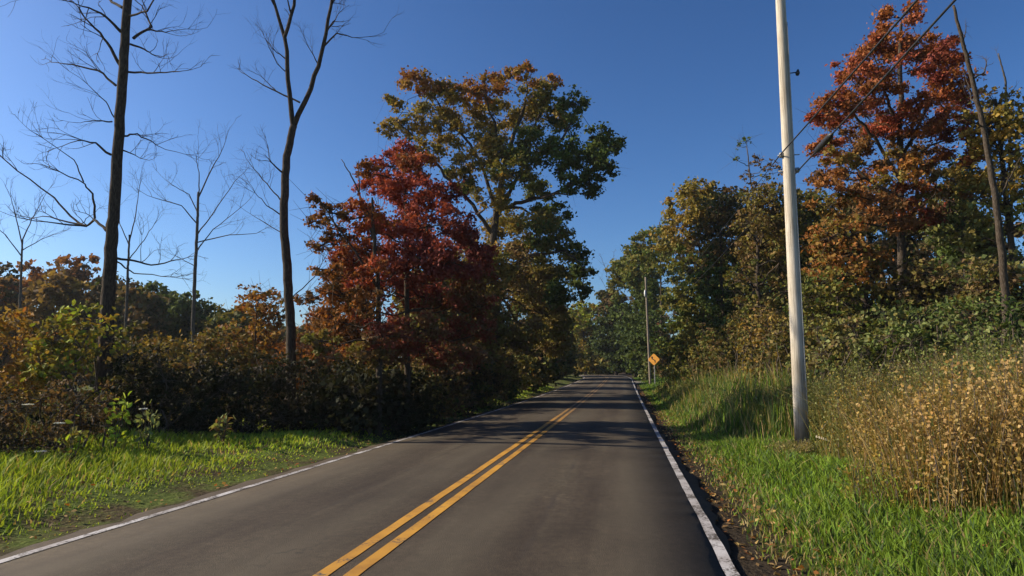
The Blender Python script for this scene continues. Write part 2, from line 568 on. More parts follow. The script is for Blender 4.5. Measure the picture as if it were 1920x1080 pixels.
# long dark joint inside each lane
jx = math_n(nt, 'ADD', sep.outputs[0], math_n(nt, 'MULTIPLY', wv, .12))
for x0, s in ((-.92, .055), (-3.55, .05)):
    dj = math_n(nt, 'ABSOLUTE', math_n(nt, 'SUBTRACT', jx, x0 + .06))
    jm = ramp(nt, dj, [(0.0, (.75, .75, .75)), (s, (0, 0, 0))])
    jm = mixc(nt, 1.0, jm, ramp(nt, noise(nt, O, .8, 3), [(.42, (0, 0, 0)), (.6, (.9, .9, .9))]), 'MULTIPLY')
    c = mixc(nt, jm, c, (.035, .027, .022))
nt.links.new(c, b.inputs['Base Color'])
b.inputs['Roughness'].default_value = .88; b.inputs['Specular IOR Level'].default_value = .25
bump(nt, b, mixc(nt, .5, fine, agg.outputs['Distance']), .55, .008)


def paint(name, colr, wear, shade_fade=None):
    m, nt, b, out = mat(name)
    tc = nt.nodes.new('ShaderNodeTexCoord'); O = tc.outputs['Object']
    n1 = noise(nt, O, 38, 5, .7); n2 = noise(nt, O, 3.0, 4)
    mask = ramp(nt, math_n(nt, 'ADD', math_n(nt, 'MULTIPLY', n1, .6), math_n(nt, 'MULTIPLY', n2, .6)), [(wear, (0, 0, 0)), (wear + .07, (1, 1, 1))])
    dirt = ramp(nt, noise(nt, O, 1.7, 4), [(.3, (.62, .58, .55)), (.65, (1, 1, 1))])
    c = mixc(nt, 1.0, tuple(colr), dirt, 'MULTIPLY')
    if shade_fade:        # line dimmed from here on, painting in the tree shade over the road
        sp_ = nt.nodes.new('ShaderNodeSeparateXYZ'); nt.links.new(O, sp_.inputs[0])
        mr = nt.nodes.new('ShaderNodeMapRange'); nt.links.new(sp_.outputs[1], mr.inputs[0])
        for q_, v_ in zip((1, 2, 3, 4), (shade_fade[0], shade_fade[1], 1.0, .3)): mr.inputs[q_].default_value = v_
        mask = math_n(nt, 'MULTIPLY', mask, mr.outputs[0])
    c = mixc(nt, mask, (.062, .050, .038), c)
    nt.links.new(c, b.inputs['Base Color']); b.inputs['Roughness'].default_value = .75
    bump(nt, b, n1, .2, .004)


paint('white_paint', (.47, .455, .45), .545)
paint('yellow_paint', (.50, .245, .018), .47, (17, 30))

m, nt, b, out = mat('gravel_strip')
O = coords(nt)
n1 = noise(nt, O, 30, 4); n2 = noise(nt, O, 2, 3)
c = ramp(nt, n1, [(.3, (.07, .06, .048)), (.6, (.15, .13, .10)), (.8, (.25, .22, .18))])
nt.links.new(c, b.inputs['Base Color']); b.inputs['Roughness'].default_value = .95

m, nt, b, out = mat('ground')
O = coords(nt)
n1 = noise(nt, O, 1.2, 5); n2 = noise(nt, O, 14, 4); n3 = noise(nt, O, .15, 3)
c = ramp(nt, n2, [(.25, (.030, .022, .013)), (.5, (.075, .056, .030)), (.75, (.135, .102, .055))])
gr = ramp(nt, n2, [(.3, (.050, .068, .016)), (.7, (.120, .150, .036))])
c = mixc(nt, ramp(nt, n1, [(.38, (0, 0, 0)), (.54, (1, 1, 1))]), c, gr)
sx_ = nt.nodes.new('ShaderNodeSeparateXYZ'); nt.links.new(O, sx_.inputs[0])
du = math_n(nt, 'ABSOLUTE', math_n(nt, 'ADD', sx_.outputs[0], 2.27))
soil_shade = ramp(nt, math_n(nt, 'ADD', math_n(nt, 'SUBTRACT', du, 3.6), math_n(nt, 'MULTIPLY', n1, 1.1)), [(.55, (1, 1, 1)), (1.0, (0, 0, 0))])  # bare edge soil, darkened to paint in shade beside the verge grass
c = mixc(nt, soil_shade, c, ramp(nt, n2, [(.3, (.020, .015, .010)), (.7, (.058, .045, .031))]))
nt.links.new(c, b.inputs['Base Color']); b.inputs['Roughness'].default_value = 1.0
b.inputs['Specular IOR Level'].default_value = .05
bump(nt, b, n2, .8, .05)

# ------------------------------------------------------------------ ground sheet
def axis(lo, fine_lo, fine_hi, hi, step, grow=1.18):
    a = list(np.arange(fine_lo, fine_hi + 1e-6, step)); s = step
    while a[-1] < hi: s *= grow; a.append(a[-1] + s)
    s = step
    while a[0] > lo: s *= grow; a.insert(0, a[0] - s)
    return np.array(a)


xs = axis(-4000, -14, 14, 4000, .3); ys = axis(-4000, -3, 60, 4000, .6, 1.12)
gx, gy = np.meshgrid(xs, ys)
gz = terrain(gx, gy)
V = np.stack([gx, gy, gz], -1).reshape(-1, 3)
nx = len(xs); i, j = np.meshgrid(np.arange(len(ys) - 1), np.arange(nx - 1), indexing='ij')
q = np.stack([i * nx + j, i * nx + j + 1, (i + 1) * nx + j + 1, (i + 1) * nx + j], -1).reshape(-1, 4)
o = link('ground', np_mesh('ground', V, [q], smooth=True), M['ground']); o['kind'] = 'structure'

# ------------------------------------------------------------------ road with ragged edges and painted lines
rng = np.random.default_rng(5)
ry = np.concatenate([np.arange(-6, 40, .2), np.arange(40, 90, .6), np.arange(90, 240, 1.5)])


def rag(y, seed, amp):
    r = np.random.default_rng(seed)
    k = np.interp(y, np.arange(-10, 260, .35), r.normal(size=len(np.arange(-10, 260, .35))) * amp)
    k += np.interp(y, np.arange(-10, 260, 2.3), r.normal(size=len(np.arange(-10, 260, 2.3))) * amp)
    return k


def strip(name, offs, zs, material, parent=None):
    """ribbon along the road: offs/zs lists of arrays over ry"""
    xc = road_x(ry); zc = road_z(ry)
    V = np.stack([np.stack([xc + o, ry, zc + z], -1) for o, z in zip(offs, zs)], 1)
    n, k = V.shape[:2]
    i, j = np.meshgrid(np.arange(n - 1), np.arange(k - 1), indexing='ij')
    q = np.stack([i * k + j, i * k + j + 1, (i + 1) * k + j + 1, (i + 1) * k + j], -1).reshape(-1, 4)
    return link(name, np_mesh(name, V.reshape(-1, 3), [q], smooth=True), M[material], parent)


one = np.ones_like(ry)
eR = HALF + .17 + np.clip(rag(ry, 1, .055), -.11, .2); eL = -(HALF + .20 + np.clip(rag(ry, 2, .05), -.1, .15))
crown_z = lambda o: .045 * (1 - (o / 3.2) ** 2) - .02
offs = [eL - .03, eL, -2.2 * one, -1.1 * one, 0 * one, 1.1 * one, 2.2 * one, eR, eR + .03]
zs = [one * -.14] + [crown_z(o) for o in offs[1:-1]] + [one * -.14]
road = strip('road', offs, zs, 'asphalt'); road['kind'] = 'structure'
def line(name, off, w, material, s1, amp):
    j = rag(ry, s1, amp)
    a, b_ = off - w / 2 + rag(ry, s1 + 1, amp * .5) + j * .5, off + w / 2 + rag(ry, s1 + 2, amp * .5) + j * .5
    return strip(name, [a, b_], [crown_z(a) + .005, crown_z(b_) + .005], material, road)
line('white_edge_line', HALF, .108, 'white_paint', 21, .007)
line('white_edge_line', -HALF, .105, 'white_paint', 31, .008)
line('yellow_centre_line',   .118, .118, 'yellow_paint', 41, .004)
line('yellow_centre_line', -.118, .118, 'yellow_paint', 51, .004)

# driveway that leaves the road on the right, just past the sign
dv = []; NT, NS = 30, 9
for t in np.linspace(0, 1, NT):
    w = 2.2 + 2.6 * math.exp(-t * 9); yc = 76 + 5 * t
    for s in np.linspace(-1, 1, NS):
        yy = yc + s * w; x = float(road_x(yy)) + HALF + .12 + t * 26
        z = float(terrain(x, yy)) + .04
        dv.append((x, yy, z if t > .04 else float(road_z(yy)) - .03))
i, j = np.meshgrid(np.arange(NT - 1), np.arange(NS - 1), indexing='ij')
o = link('driveway', np_mesh('driveway', np.array(dv), [np.stack([i * NS + j, (i + 1) * NS + j, (i + 1) * NS + j + 1, i * NS + j + 1], -1).reshape(-1, 4)], smooth=True), M['gravel_strip']); o['kind'] = 'structure'

PAL['lime'] = [(.290, .370, .040), (.335, .415, .044), (.24, .315, .036)]
PAL['grass'] = [(.170, .270, .028), (.210, .310, .034), (.135, .225, .024)]
PAL['straw'] = [(.33, .25, .10), (.40, .31, .14), (.26, .20, .08)]
PAL['reed'] = [(.070, .125, .035), (.100, .150, .045), (.055, .100, .030)]
# ------------------------------------------------------------------ trees on the left of the road
def pxline(pts, d0, dd=0):
    return [P(x, y, d0 + (dd * k / max(1, len(pts) - 1))) for k, (x, y) in enumerate(pts)]


def pxclumps(lst, d, rng, spread, grow=1.0):
    out = []
    for x, y, r, pal in lst:
        out.append((P(x, y, d + rng.uniform(-1, 1) * spread), r * grow * d / F_PX, pal))
    return out


# big yellowing tree in the middle
rng = np.random.default_rng(77)
D = 43
big = [(735, 200, 22, ['gold', 'olive']), (732, 240, 22, ['olive', 'gold']), (790, 158, 32, ['gold', 'rust']), (822, 195, 42, ['gold', 'olive']), (850, 170, 25, ['gold', 'rust']),
       (775, 235, 30, ['olive', 'gold']), (845, 245, 40, ['olive', 'gold']), (800, 285, 30, ['olive', 'gold']), (910, 160, 34, ['gold', 'rust']), (945, 150, 26, ['rust', 'gold']),
       (925, 215, 42, ['gold', 'olive']), (885, 200, 22, ['gold']), (988, 138, 22, ['rust', 'gold']), (1000, 175, 34, ['gold', 'olive']), (1035, 160, 22, ['gold', 'rust']),
       (985, 225, 42, ['olive', 'gold']), (1040, 215, 30, ['olive', 'gold', 'green']), (1080, 197, 28, ['green', 'dark']), (1060, 240, 30, ['green']), (1010, 270, 45, ['olive', 'green']),
       (940, 275, 42, ['olive', 'gold']), (890, 290, 42, ['olive', 'gold']), (870, 330, 36, ['olive', 'gold', 'green']), (960, 330, 36, ['olive', 'gold', 'green']), (1055, 290, 40, ['green']),
       (1090, 300, 30, ['green', 'dark']), (1125, 255, 26, ['green', 'dark']), (1148, 275, 24, ['green', 'dark']), (1120, 300, 30, ['green', 'dark']), (1135, 325, 22, ['dark', 'green']),
       (1105, 345, 28, ['dark', 'green']), (1070, 345, 22, ['green']), (1010, 360, 34, ['olive', 'green']), (920, 370, 30, ['olive', 'gold']), (1040, 400, 32, ['green']),
       (1000, 420, 42, ['olive', 'gold', 'green']), (950, 430, 45, ['gold', 'olive']), (1045, 450, 42, ['olive', 'green']), (1085, 470, 24, ['green', 'dark']), (990, 480, 50, ['olive', 'brown']),
       (940, 490, 45, ['brown', 'olive']), (1050, 500, 45, ['olive', 'green']), (1095, 505, 20, ['dark', 'green']), (1000, 540, 50, ['olive', 'brown']), (1060, 545, 34, ['green', 'dark']),
       (950, 560, 45, ['brown', 'olive']), (1095, 545, 16, ['dark']), (1025, 590, 40, ['olive', 'brown']), (975, 620, 45, ['brown', 'olive']), (1035, 640, 36, ['brown', 'olive'])]
b0 = base(930, D)
leafy_tree('maple_tree', 'tallest leafy tree, green and gold, overhanging the road left of the bend', 100, 930, D,
           [b0, P(927, 600, D), P(924, 500, D), P(926, 420, D), P(940, 340, D), P(960, 260, D), P(985, 190, D)],
           pxclumps(big, D, rng, 3.6, 1.08), .34, 104, .20,
           limbs=[pxline([(924, 440), (880, 375), (839, 335), (795, 275), (742, 225)], D, -2), pxline([(925, 425), (947, 310), (925, 230), (905, 170)], D, -2.5),
                  pxline([(926, 420), (985, 305), (1005, 230), (1030, 175)], D, 2), pxline([(935, 400), (900, 300), (850, 230), (815, 180)], D, 2.5),
                  pxline([(985, 305), (1050, 270), (1085, 205)], D + .67, 1.0), pxline([(932, 392), (985, 378), (1040, 362), (1080, 345), (1125, 300), (1145, 270)], D, -1.5),
                  pxline([(925, 520), (985, 480), (1060, 470), (1095, 500)], D, -2)], sub_n=13, sub_r=.50)

# red maple
D = 20
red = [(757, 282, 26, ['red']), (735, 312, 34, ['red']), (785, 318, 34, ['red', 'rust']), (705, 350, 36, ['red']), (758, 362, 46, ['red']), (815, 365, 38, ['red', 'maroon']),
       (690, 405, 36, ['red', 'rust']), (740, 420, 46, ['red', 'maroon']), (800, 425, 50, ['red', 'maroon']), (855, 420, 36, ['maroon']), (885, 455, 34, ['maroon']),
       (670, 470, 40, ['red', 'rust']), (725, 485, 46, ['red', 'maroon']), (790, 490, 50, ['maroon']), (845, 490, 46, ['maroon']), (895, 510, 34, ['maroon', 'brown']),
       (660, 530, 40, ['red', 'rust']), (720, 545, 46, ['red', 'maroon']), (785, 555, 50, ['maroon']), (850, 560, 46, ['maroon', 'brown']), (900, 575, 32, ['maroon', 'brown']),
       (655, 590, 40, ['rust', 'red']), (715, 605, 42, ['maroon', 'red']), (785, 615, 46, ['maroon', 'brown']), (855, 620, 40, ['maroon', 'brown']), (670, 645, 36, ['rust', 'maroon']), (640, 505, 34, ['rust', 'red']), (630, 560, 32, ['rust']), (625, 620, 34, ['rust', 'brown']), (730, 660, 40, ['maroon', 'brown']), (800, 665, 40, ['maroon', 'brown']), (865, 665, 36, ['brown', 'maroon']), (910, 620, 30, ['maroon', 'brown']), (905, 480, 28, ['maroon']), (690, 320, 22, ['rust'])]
b0 = base(765, D)
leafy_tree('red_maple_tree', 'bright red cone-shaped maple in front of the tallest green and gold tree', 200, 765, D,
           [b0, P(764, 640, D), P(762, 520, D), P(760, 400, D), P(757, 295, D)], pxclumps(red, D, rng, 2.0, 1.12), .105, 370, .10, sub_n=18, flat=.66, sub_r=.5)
# rust tree beside it on the left
D = 18.2
rust = [(600, 378, 22, ['rust', 'brown']), (625, 400, 28, ['rust', 'brown']), (592, 415, 22, ['brown', 'rust']), (635, 440, 32, ['rust', 'brown']), (605, 460, 26, ['brown', 'rust']),
        (655, 485, 36, ['rust', 'red']), (620, 510, 26, ['rust', 'brown']), (690, 500, 30, ['rust', 'red']), (640, 550, 34, ['rust', 'brown']), (690, 570, 36, ['rust', 'brown']), (615, 590, 30, ['brown', 'rust']),
        (655, 620, 36, ['rust', 'brown']), (720, 630, 36, ['brown', 'maroon']), (605, 640, 30, ['brown', 'olive']), (690, 660, 36, ['brown', 'olive']), (575, 560, 20, ['brown', 'rust'])]
b0 = base(712, D)
leafy_tree('rust_tree', 'thin-trunked rust-brown tree on the left flank of the red maple', 210, 712, D,
           [b0, P(712, 640, D), P(708, 520, D), P(700, 420, D), P(698, 370, D)], pxclumps(rust, D, rng, 1.6, 1.12), .095, 290, .092, flat=.55,
           limbs=[pxline([(709, 540), (665, 470), (625, 415), (598, 370)], D, -1), pxline([(710, 600), (650, 560), (590, 540)], D, -1),
                  pxline([(705, 470), (690, 400), (660, 330), (640, 300)], D, .5), pxline([(703, 440), (675, 380), (672, 300)], D, .8)], sub_n=12)


# mid tree between the red maple and the tallest tree
mass_tree('brown_tree', 'brown-olive tree between the red maple and the tallest tree', 230, 905, 33, 425, 62, .6, ['brown', 'olive'], n=34, r=.95, dens=50, size=.165, r0=.12, pal_top=['gold', 'olive'])


for i, (px, d, top, half, pal, lab) in enumerate([
        (805, 31, 470, 58, ['brown', 'olive'], 'olive-brown tree half hidden behind the red maple'), (865, 39, 470, 62, ['brown', 'olive', 'dark'], 'dark olive tree between red maple and tallest trunk'),
        (1005, 55, 480, 52, ['olive', 'green', 'brown'], 'olive tree right of the tallest trunk along the road'), (1026, 70, 535, 36, ['olive', 'brown', 'dark'], 'brown-olive roadside tree left of the sky gap'),
        (1040, 86, 610, 30, ['dark', 'olive'], 'dark roadside tree nearest the bend on the left')]):
    mass_tree('roadside_tree', lab, 250 + i * 3, px, d, top, half, .4, pal, n=30, r=.9 + .012 * d, dens=19, size=.13 + .0038 * d, r0=.16, group='trees along the left road edge')

# --- bare trees: trunk and hand-read branches, each ending in finer twigs
def ramify(rng, g, a, direction, length, r, depth):
    n = 4
    p = [np.asarray(a, float)]; dvec = unit(np.asarray(direction, float))
    for k in range(n):
        dvec = unit(dvec + rng.normal(size=3) * .16 + np.array([0, 0, .05]))
        p.append(p[-1] + dvec * length / n)
    g.tube(p, np.linspace(r, r * .45, n + 1), 5 if r > .02 else 3, cap=False)
    if depth <= 0: return
    for k in range(rng.integers(2, 4)):
        q = p[rng.integers(2, n + 1)]
        nd = unit(dvec + unit(rng.normal(size=3)) * .75)
        ramify(rng, g, q, nd, length * rng.uniform(.45, .75), r * .55, depth - 1)


def bare_tree(name, label, seed, px, d, trunk, r0, r1, branches, bark='bark', twigs=2, tl=.9):
    rng = np.random.default_rng(seed)
    b = base(px, d); root = thing(name, b, label, 'tree')
    tp = np.array([b - np.array([0, 0, .2])] + [P(x, y, d) for x, y in trunk])
    g = Geo()
    t = np.linspace(0, 1, len(tp)); tt = np.linspace(0, 1, 40)
    pts = np.stack([np.interp(tt, t, tp[:, i]) for i in range(3)], 1)
    pts[2:, :2] += rng.normal(size=(38, 2)) * r0 * .06
    g.tube(pts, (r0 + (r1 - r0) * tt) * (1 + .4 * np.exp(-tt * 20)), 10)
    g.build('trunk', M[bark], root)
    known = {}
    for br, rr in branches:
        h = Geo()
        dd = rng.uniform(-1.1, 1.1)
        d0 = next((z for (kx, ky), z in known.items() if abs(kx - br[0][0]) < 4 and abs(ky - br[0][1]) < 4), d)
        L = pxline(br, d0, dd)
        for k, q in enumerate(br[1:]): known[q] = d0 + dd * (k + 1) / (len(br) - 1)
        ti = np.linspace(0, 1, len(L) * 3)
        L = np.array(L); lp = np.stack([np.interp(ti, np.linspace(0, 1, len(L)), L[:, i]) for i in range(3)], 1)
        lp[1:] += rng.normal(size=(len(lp) - 1, 3)) * min(rr * .5, .012)
        h.tube(lp, np.linspace(rr, rr * .4, len(lp)), 6, cap=False)
        if twigs:
            dirv = lp[-1] - lp[-3]
            ramify(rng, h, lp[-1], dirv, tl * rng.uniform(.5, 1), rr * .4, twigs - 1)
            for k in range(4):
                q = rng.integers(len(lp) // 3, len(lp))
                ramify(rng, h, lp[q], unit(dirv) + rng.normal(size=3) * .5 + np.array([0, 0, .3]), tl * rng.uniform(.4, .8), rr * .35, twigs - 1)
        h.build('branch', M[bark], root)
    return root


bare_tree('bare_tree', 'tall dead tree with one straight trunk and short broken limbs, far left', 300, 200, 17,
          [(203, 560), (208, 470), (213, 400), (222, 260), (232, 120), (240, 0), (246, -120), (250, -260)], .175, .075,
          [([(217, 160), (185, 132), (119, 119)], .035), ([(227, 125), (204, 83), (176, 50), (150, 23)], .045), ([(227, 60), (199, 30), (155, 12)], .04),
           ([(229, 14), (205, 0), (170, -30)], .04), ([(245, 83), (270, 92), (290, 104)], .03), ([(241, 135), (287, 137), (335, 133)], .028),
           ([(250, 72), (285, 50), (265, 10)], .04), ([(276, 56), (318, 60)], .025), ([(208, 290), (178, 268), (146, 262)], .032),
           ([(210, 228), (190, 226), (160, 228)], .022), ([(214, 220), (198, 190), (165, 160)], .018), ([(231, 282), (262, 296)], .022), ([(232, 255), (255, 252), (292, 270)], .028),
           ([(199, 432), (178, 410), (162, 424), (93, 407)], .042), ([(162, 424), (120, 420), (74, 415)], .030),
           ([(178, 410), (174, 366), (157, 342), (93, 315)], .030), ([(162, 424), (140, 412), (100, 370), (23, 312), (-20, 275)], .032), ([(157, 342), (140, 300), (60, 245)], .018),
           ([(218, 484), (250, 488), (287, 498), (333, 486)], .034), ([(218, 490), (250, 512), (320, 520)], .022),
           ([(243, -40), (290, -90), (330, -150)], .05), ([(246, -100), (190, -160), (150, -230)], .05), ([(238, 30), (275, 20), (300, -20)], .03)], twigs=3, tl=1.0)
bare_tree('bare_tree', 'slim bare tree whose trunk forks high into two upright limbs', 310, 548, 20,
          [(546, 620), (538, 500), (531, 400), (537, 300), (550, 235)], .15, .105,
          [([(550, 240), (542, 162), (535, 70), (553, 0), (560, -110)], .08), ([(535, 75), (512, 0), (490, -60)], .06), ([(550, 240), (588, 153), (606, 88), (623, 0), (640, -110)], .08),
           ([(562, 192), (505, 166), (461, 141)], .030), ([(530, 324), (505, 303)], .030), ([(527, 377), (500, 345), (470, 308)], .024), ([(525, 402), (500, 385), (479, 363)], .022),
           ([(606, 88), (630, 62), (660, 69)], .030), ([(535, 110), (510, 90)], .022), ([(596, 120), (575, 80)], .02), ([(540, 140), (520, 120), (500, 80)], .018), ([(612, 60), (640, 20)], .02),
           ([(532, 440), (500, 420), (470, 400)], .016), ([(545, 560), (590, 520), (610, 480)], .02)], tl=1.0, twigs=3)
bare_tree('bare_tree', 'pale thin bare sapling seen between the two tall bare trunks', 320, 365, 42,
          [(362, 600), (366, 500), (370, 420), (372, 360)], .14, .07,
          [([(372, 370), (395, 320), (415, 285)], .05), ([(370, 420), (340, 385), (285, 370)], .045), ([(370, 440), (400, 400), (440, 340)], .045), ([(368, 455), (430, 440), (480, 438)], .04),
           ([(371, 400), (355, 365), (320, 345)], .04), ([(367, 500), (330, 480)], .03), ([(372, 365), (374, 330), (368, 300)], .04), ([(369, 470), (400, 430), (450, 390)], .04)], bark='grey_bark', tl=2.0, twigs=3)
bare_tree('bare_tree', 'faint bare tree crown above the far wood at the left edge', 330, 40, 52,
          [(38, 560), (40, 500), (42, 450)], .12, .06,
          [([(42, 460), (30, 410), (20, 370)], .05), ([(42, 450), (60, 410), (75, 385)], .05), ([(40, 480), (10, 440), (-15, 420)], .045), ([(41, 470), (75, 450), (100, 440)], .04)], bark='grey_bark', tl=2.2, twigs=3)
bare_tree('bare_tree', 'thin bare sapling just right of the straight dead trunk', 340, 235, 36,
          [(238, 560), (240, 500), (243, 440)], .09, .045,
          [([(243, 450), (255, 400), (262, 350)], .035), ([(242, 460), (225, 420), (218, 380)], .03), ([(240, 490), (270, 450), (290, 420)], .03)], bark='grey_bark', tl=1.6, twigs=3)

# --- far wood on the left, trees one can tell apart
far = [(-40, 70, 470, 60, ['brown', 'dark'], 'brown-green tree crown at the left picture edge above the hedge'),
       (45, 66, 478, 55, ['rust', 'brown'], 'rusty crown with a yellow patch above the left hedge'),
       (130, 68, 465, 60, ['brown', 'rust'], 'tallest brown crown of the far left wood, left of the dead trunk'),
       (215, 72, 505, 55, ['dark', 'brown'], 'dark crown directly behind the straight dead trunk'),
       (280, 64, 520, 50, ['dark', 'green'], 'dark green crown right of the straight dead trunk'),
       (345, 62, 540, 50, ['dark', 'green'], 'dark green crown at the foot of the pale sapling'),
       (405, 66, 562, 45, ['dark', 'olive'], 'low dark crown between pale sapling and orange bush'),
       (600, 60, 580, 55, ['brown', 'dark'], 'brown crown glimpsed behind the forked bare tree'),
       (500, 75, 600, 70, ['dark', 'brown'], 'low dark far crown behind the orange bush'),
       (0, 58, 500, 55, ['brown', 'rust', 'dark'], 'lower rusty crown at the left edge in front of the far wood'), (90, 56, 498, 55, ['brown', 'gold'], 'lower yellowish-brown crown of the far wood, left of the dead trunk'),
       (180, 58, 500, 50, ['brown', 'dark'], 'lower dark brown crown touching the left side of the dead trunk'), (250, 56, 530, 50, ['dark', 'brown'], 'lower dark crown touching the right side of the dead trunk'),
       (450, 58, 575, 60, ['olive', 'dark'], 'low olive far crown left of the orange tree')]
for i, (px, d, top, half, pal, lab) in enumerate(far):
    mass_tree('far_tree', lab, 400 + i * 7, px, d, top, half, 1.0, pal, n=18, r=1.7, dens=11, size=.46, r0=.22, group='trees of the far wood')

# --- bushes and hedge on the left
mass_tree('orange_tree', 'low orange bushy tree left of the forked bare trunk', 500, 478, 27, 528, 62, .6, ['rust', 'gold'], n=20, r=.72, dens=42, size=.16, r0=.09)
mass_tree('orange_tree', 'thin reddish sapling crown behind the forked bare trunk', 504, 590, 30, 560, 55, .6, ['rust', 'brown', 'maroon'], n=16, r=.75, dens=30, size=.16, r0=.08)
shrub('shrub', 'gold and olive tall bush at the left picture edge', 510, 10, 15.5, 3.3, 3.4, ['gold', 'gold', 'rust', 'tan'], n=16, r=.62, dens=55, size=.12)
shrub('shrub', 'yellow-green tall bush left of the straight dead trunk', 511, 130, 15.5, 3.2, 3.0, ['olive', 'gold', 'lime'], n=15, r=.6, dens=55, size=.12)
shrub('shrub', 'olive shrub tangled round the foot of the straight dead trunk', 512, 235, 17.5, 2.9, 3.0, ['olive', 'brown', 'dark'], n=14, r=.55, dens=60, size=.11)
shrub('bramble', 'low brown bramble at the left picture edge over the verge', 513, 10, 11.9, 1.25, 2.6, ['brown', 'thicket_shade'], n=16, r=.42, dens=70, size=.08, low=.05)
shrub('bramble', 'low brown bramble with pale stems left of the yellow-green sprig', 514, 125, 12.7, 1.5, 2.4, ['brown', 'thicket_shade', 'brown'], n=16, r=.42, dens=70, size=.08, low=.05)
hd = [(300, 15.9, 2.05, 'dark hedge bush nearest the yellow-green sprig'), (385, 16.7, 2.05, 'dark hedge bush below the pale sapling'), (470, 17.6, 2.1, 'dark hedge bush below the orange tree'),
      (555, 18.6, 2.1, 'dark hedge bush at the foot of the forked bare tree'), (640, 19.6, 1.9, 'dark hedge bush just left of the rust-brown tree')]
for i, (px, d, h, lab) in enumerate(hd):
    shrub('hedge_bush', lab, 520 + i, px, d, h, 3.0, ['thicket_shade'], n=24, r=.55, dens=60, size=.10, low=.0, group='dark bushes of the hedge')
for i, (px, d, h, w, pal, lab) in enumerate([
        (420, 24, 3.3, 4, ['olive', 'brown'], 'olive bush behind the hedge below the pale sapling'), (330, 25, 3.2, 4, ['olive', 'brown', 'gold'], 'pale olive bush behind the hedge right of the dead trunk'),
        (560, 26, 3.0, 4, ['brown', 'rust'], 'brown bush behind the forked bare tree'), (700, 25.5, 2.8, 4, ['brown', 'olive'], 'olive brush under the rust-brown tree'),
        (790, 28, 3.2, 4, ['olive', 'brown'], 'yellow-olive brush under the red maple'), (860, 31, 3.4, 4.5, ['brown', 'olive', 'dark'], 'dark brush right of the red maple trunk'),
        (920, 37, 3.8, 4.5, ['dark', 'brown'], 'dark brush at the foot of the tallest leafy tree'), (985, 46, 4.6, 5, ['brown', 'olive'], 'brown brush right of the tallest tree trunk'),
        (1025, 58, 5.0, 6, ['dark', 'brown'], 'dark roadside brush before the bend on the left'),
        (655, 18.2, 1.7, 2.4, ['thicket_shade'], 'low dark brush in front of the rust-brown tree, left end'), (712, 19.3, 1.7, 2.4, ['thicket_shade'], 'low dark brush round the foot of the rust-brown tree'),
        (772, 20.8, 1.8, 2.6, ['thicket_shade'], 'low dark brush round the foot of the red maple'), (830, 23.0, 1.9, 2.8, ['dark', 'olive', 'brown'], 'low dark brush right of the red maple foot'),
        (882, 26.5, 2.2, 3.0, ['thicket_shade', 'brown'], 'dark verge brush left of the tallest tree trunk'), (935, 32, 2.3, 3.2, ['thicket_shade', 'brown'], 'dark verge brush hiding the tallest tree foot'),
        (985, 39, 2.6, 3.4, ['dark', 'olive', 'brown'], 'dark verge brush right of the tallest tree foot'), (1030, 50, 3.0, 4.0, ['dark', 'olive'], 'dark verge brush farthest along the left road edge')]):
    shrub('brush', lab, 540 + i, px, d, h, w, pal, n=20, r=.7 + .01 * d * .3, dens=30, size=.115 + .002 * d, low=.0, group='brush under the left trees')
# small verge plants
rngp = np.random.default_rng(9)


def sprig(px, d, h, pal, lab, seed, n=70, size=.13):
    r = np.random.default_rng(seed); b = base(px, d); root = thing('young_plant', b, lab, 'plant')
    g = Geo(); C = []; N = []
    for k in range(6):
        e = b + np.array([r.normal() * .12, r.normal() * .12, h * r.uniform(.7, 1)])
        p = bend(r, b, e, 5, .08, 0); g.tube(p, np.linspace(.010, .004, 5), 5, cap=False)
        t = r.uniform(.25, 1, n // 6)
        q = np.stack([np.interp(t, np.linspace(0, 1, 5), p[:, i]) for i in range(3)], 1)
        C.append(q + r.normal(size=q.shape) * .07); N.append(unit(r.normal(size=q.shape) + np.array([-.4, -.2, .6])))
    g.build('stem', M['twig'], root)
    C = np.concatenate(C)
    V, f, c = leaf_cards(r, C, np.concatenate(N), size * r.uniform(.7, 1.2, len(C)), pick(r, pal, len(C)) * 1.15, True)
    local('leaves', V, f, M['leaf'], root, c)


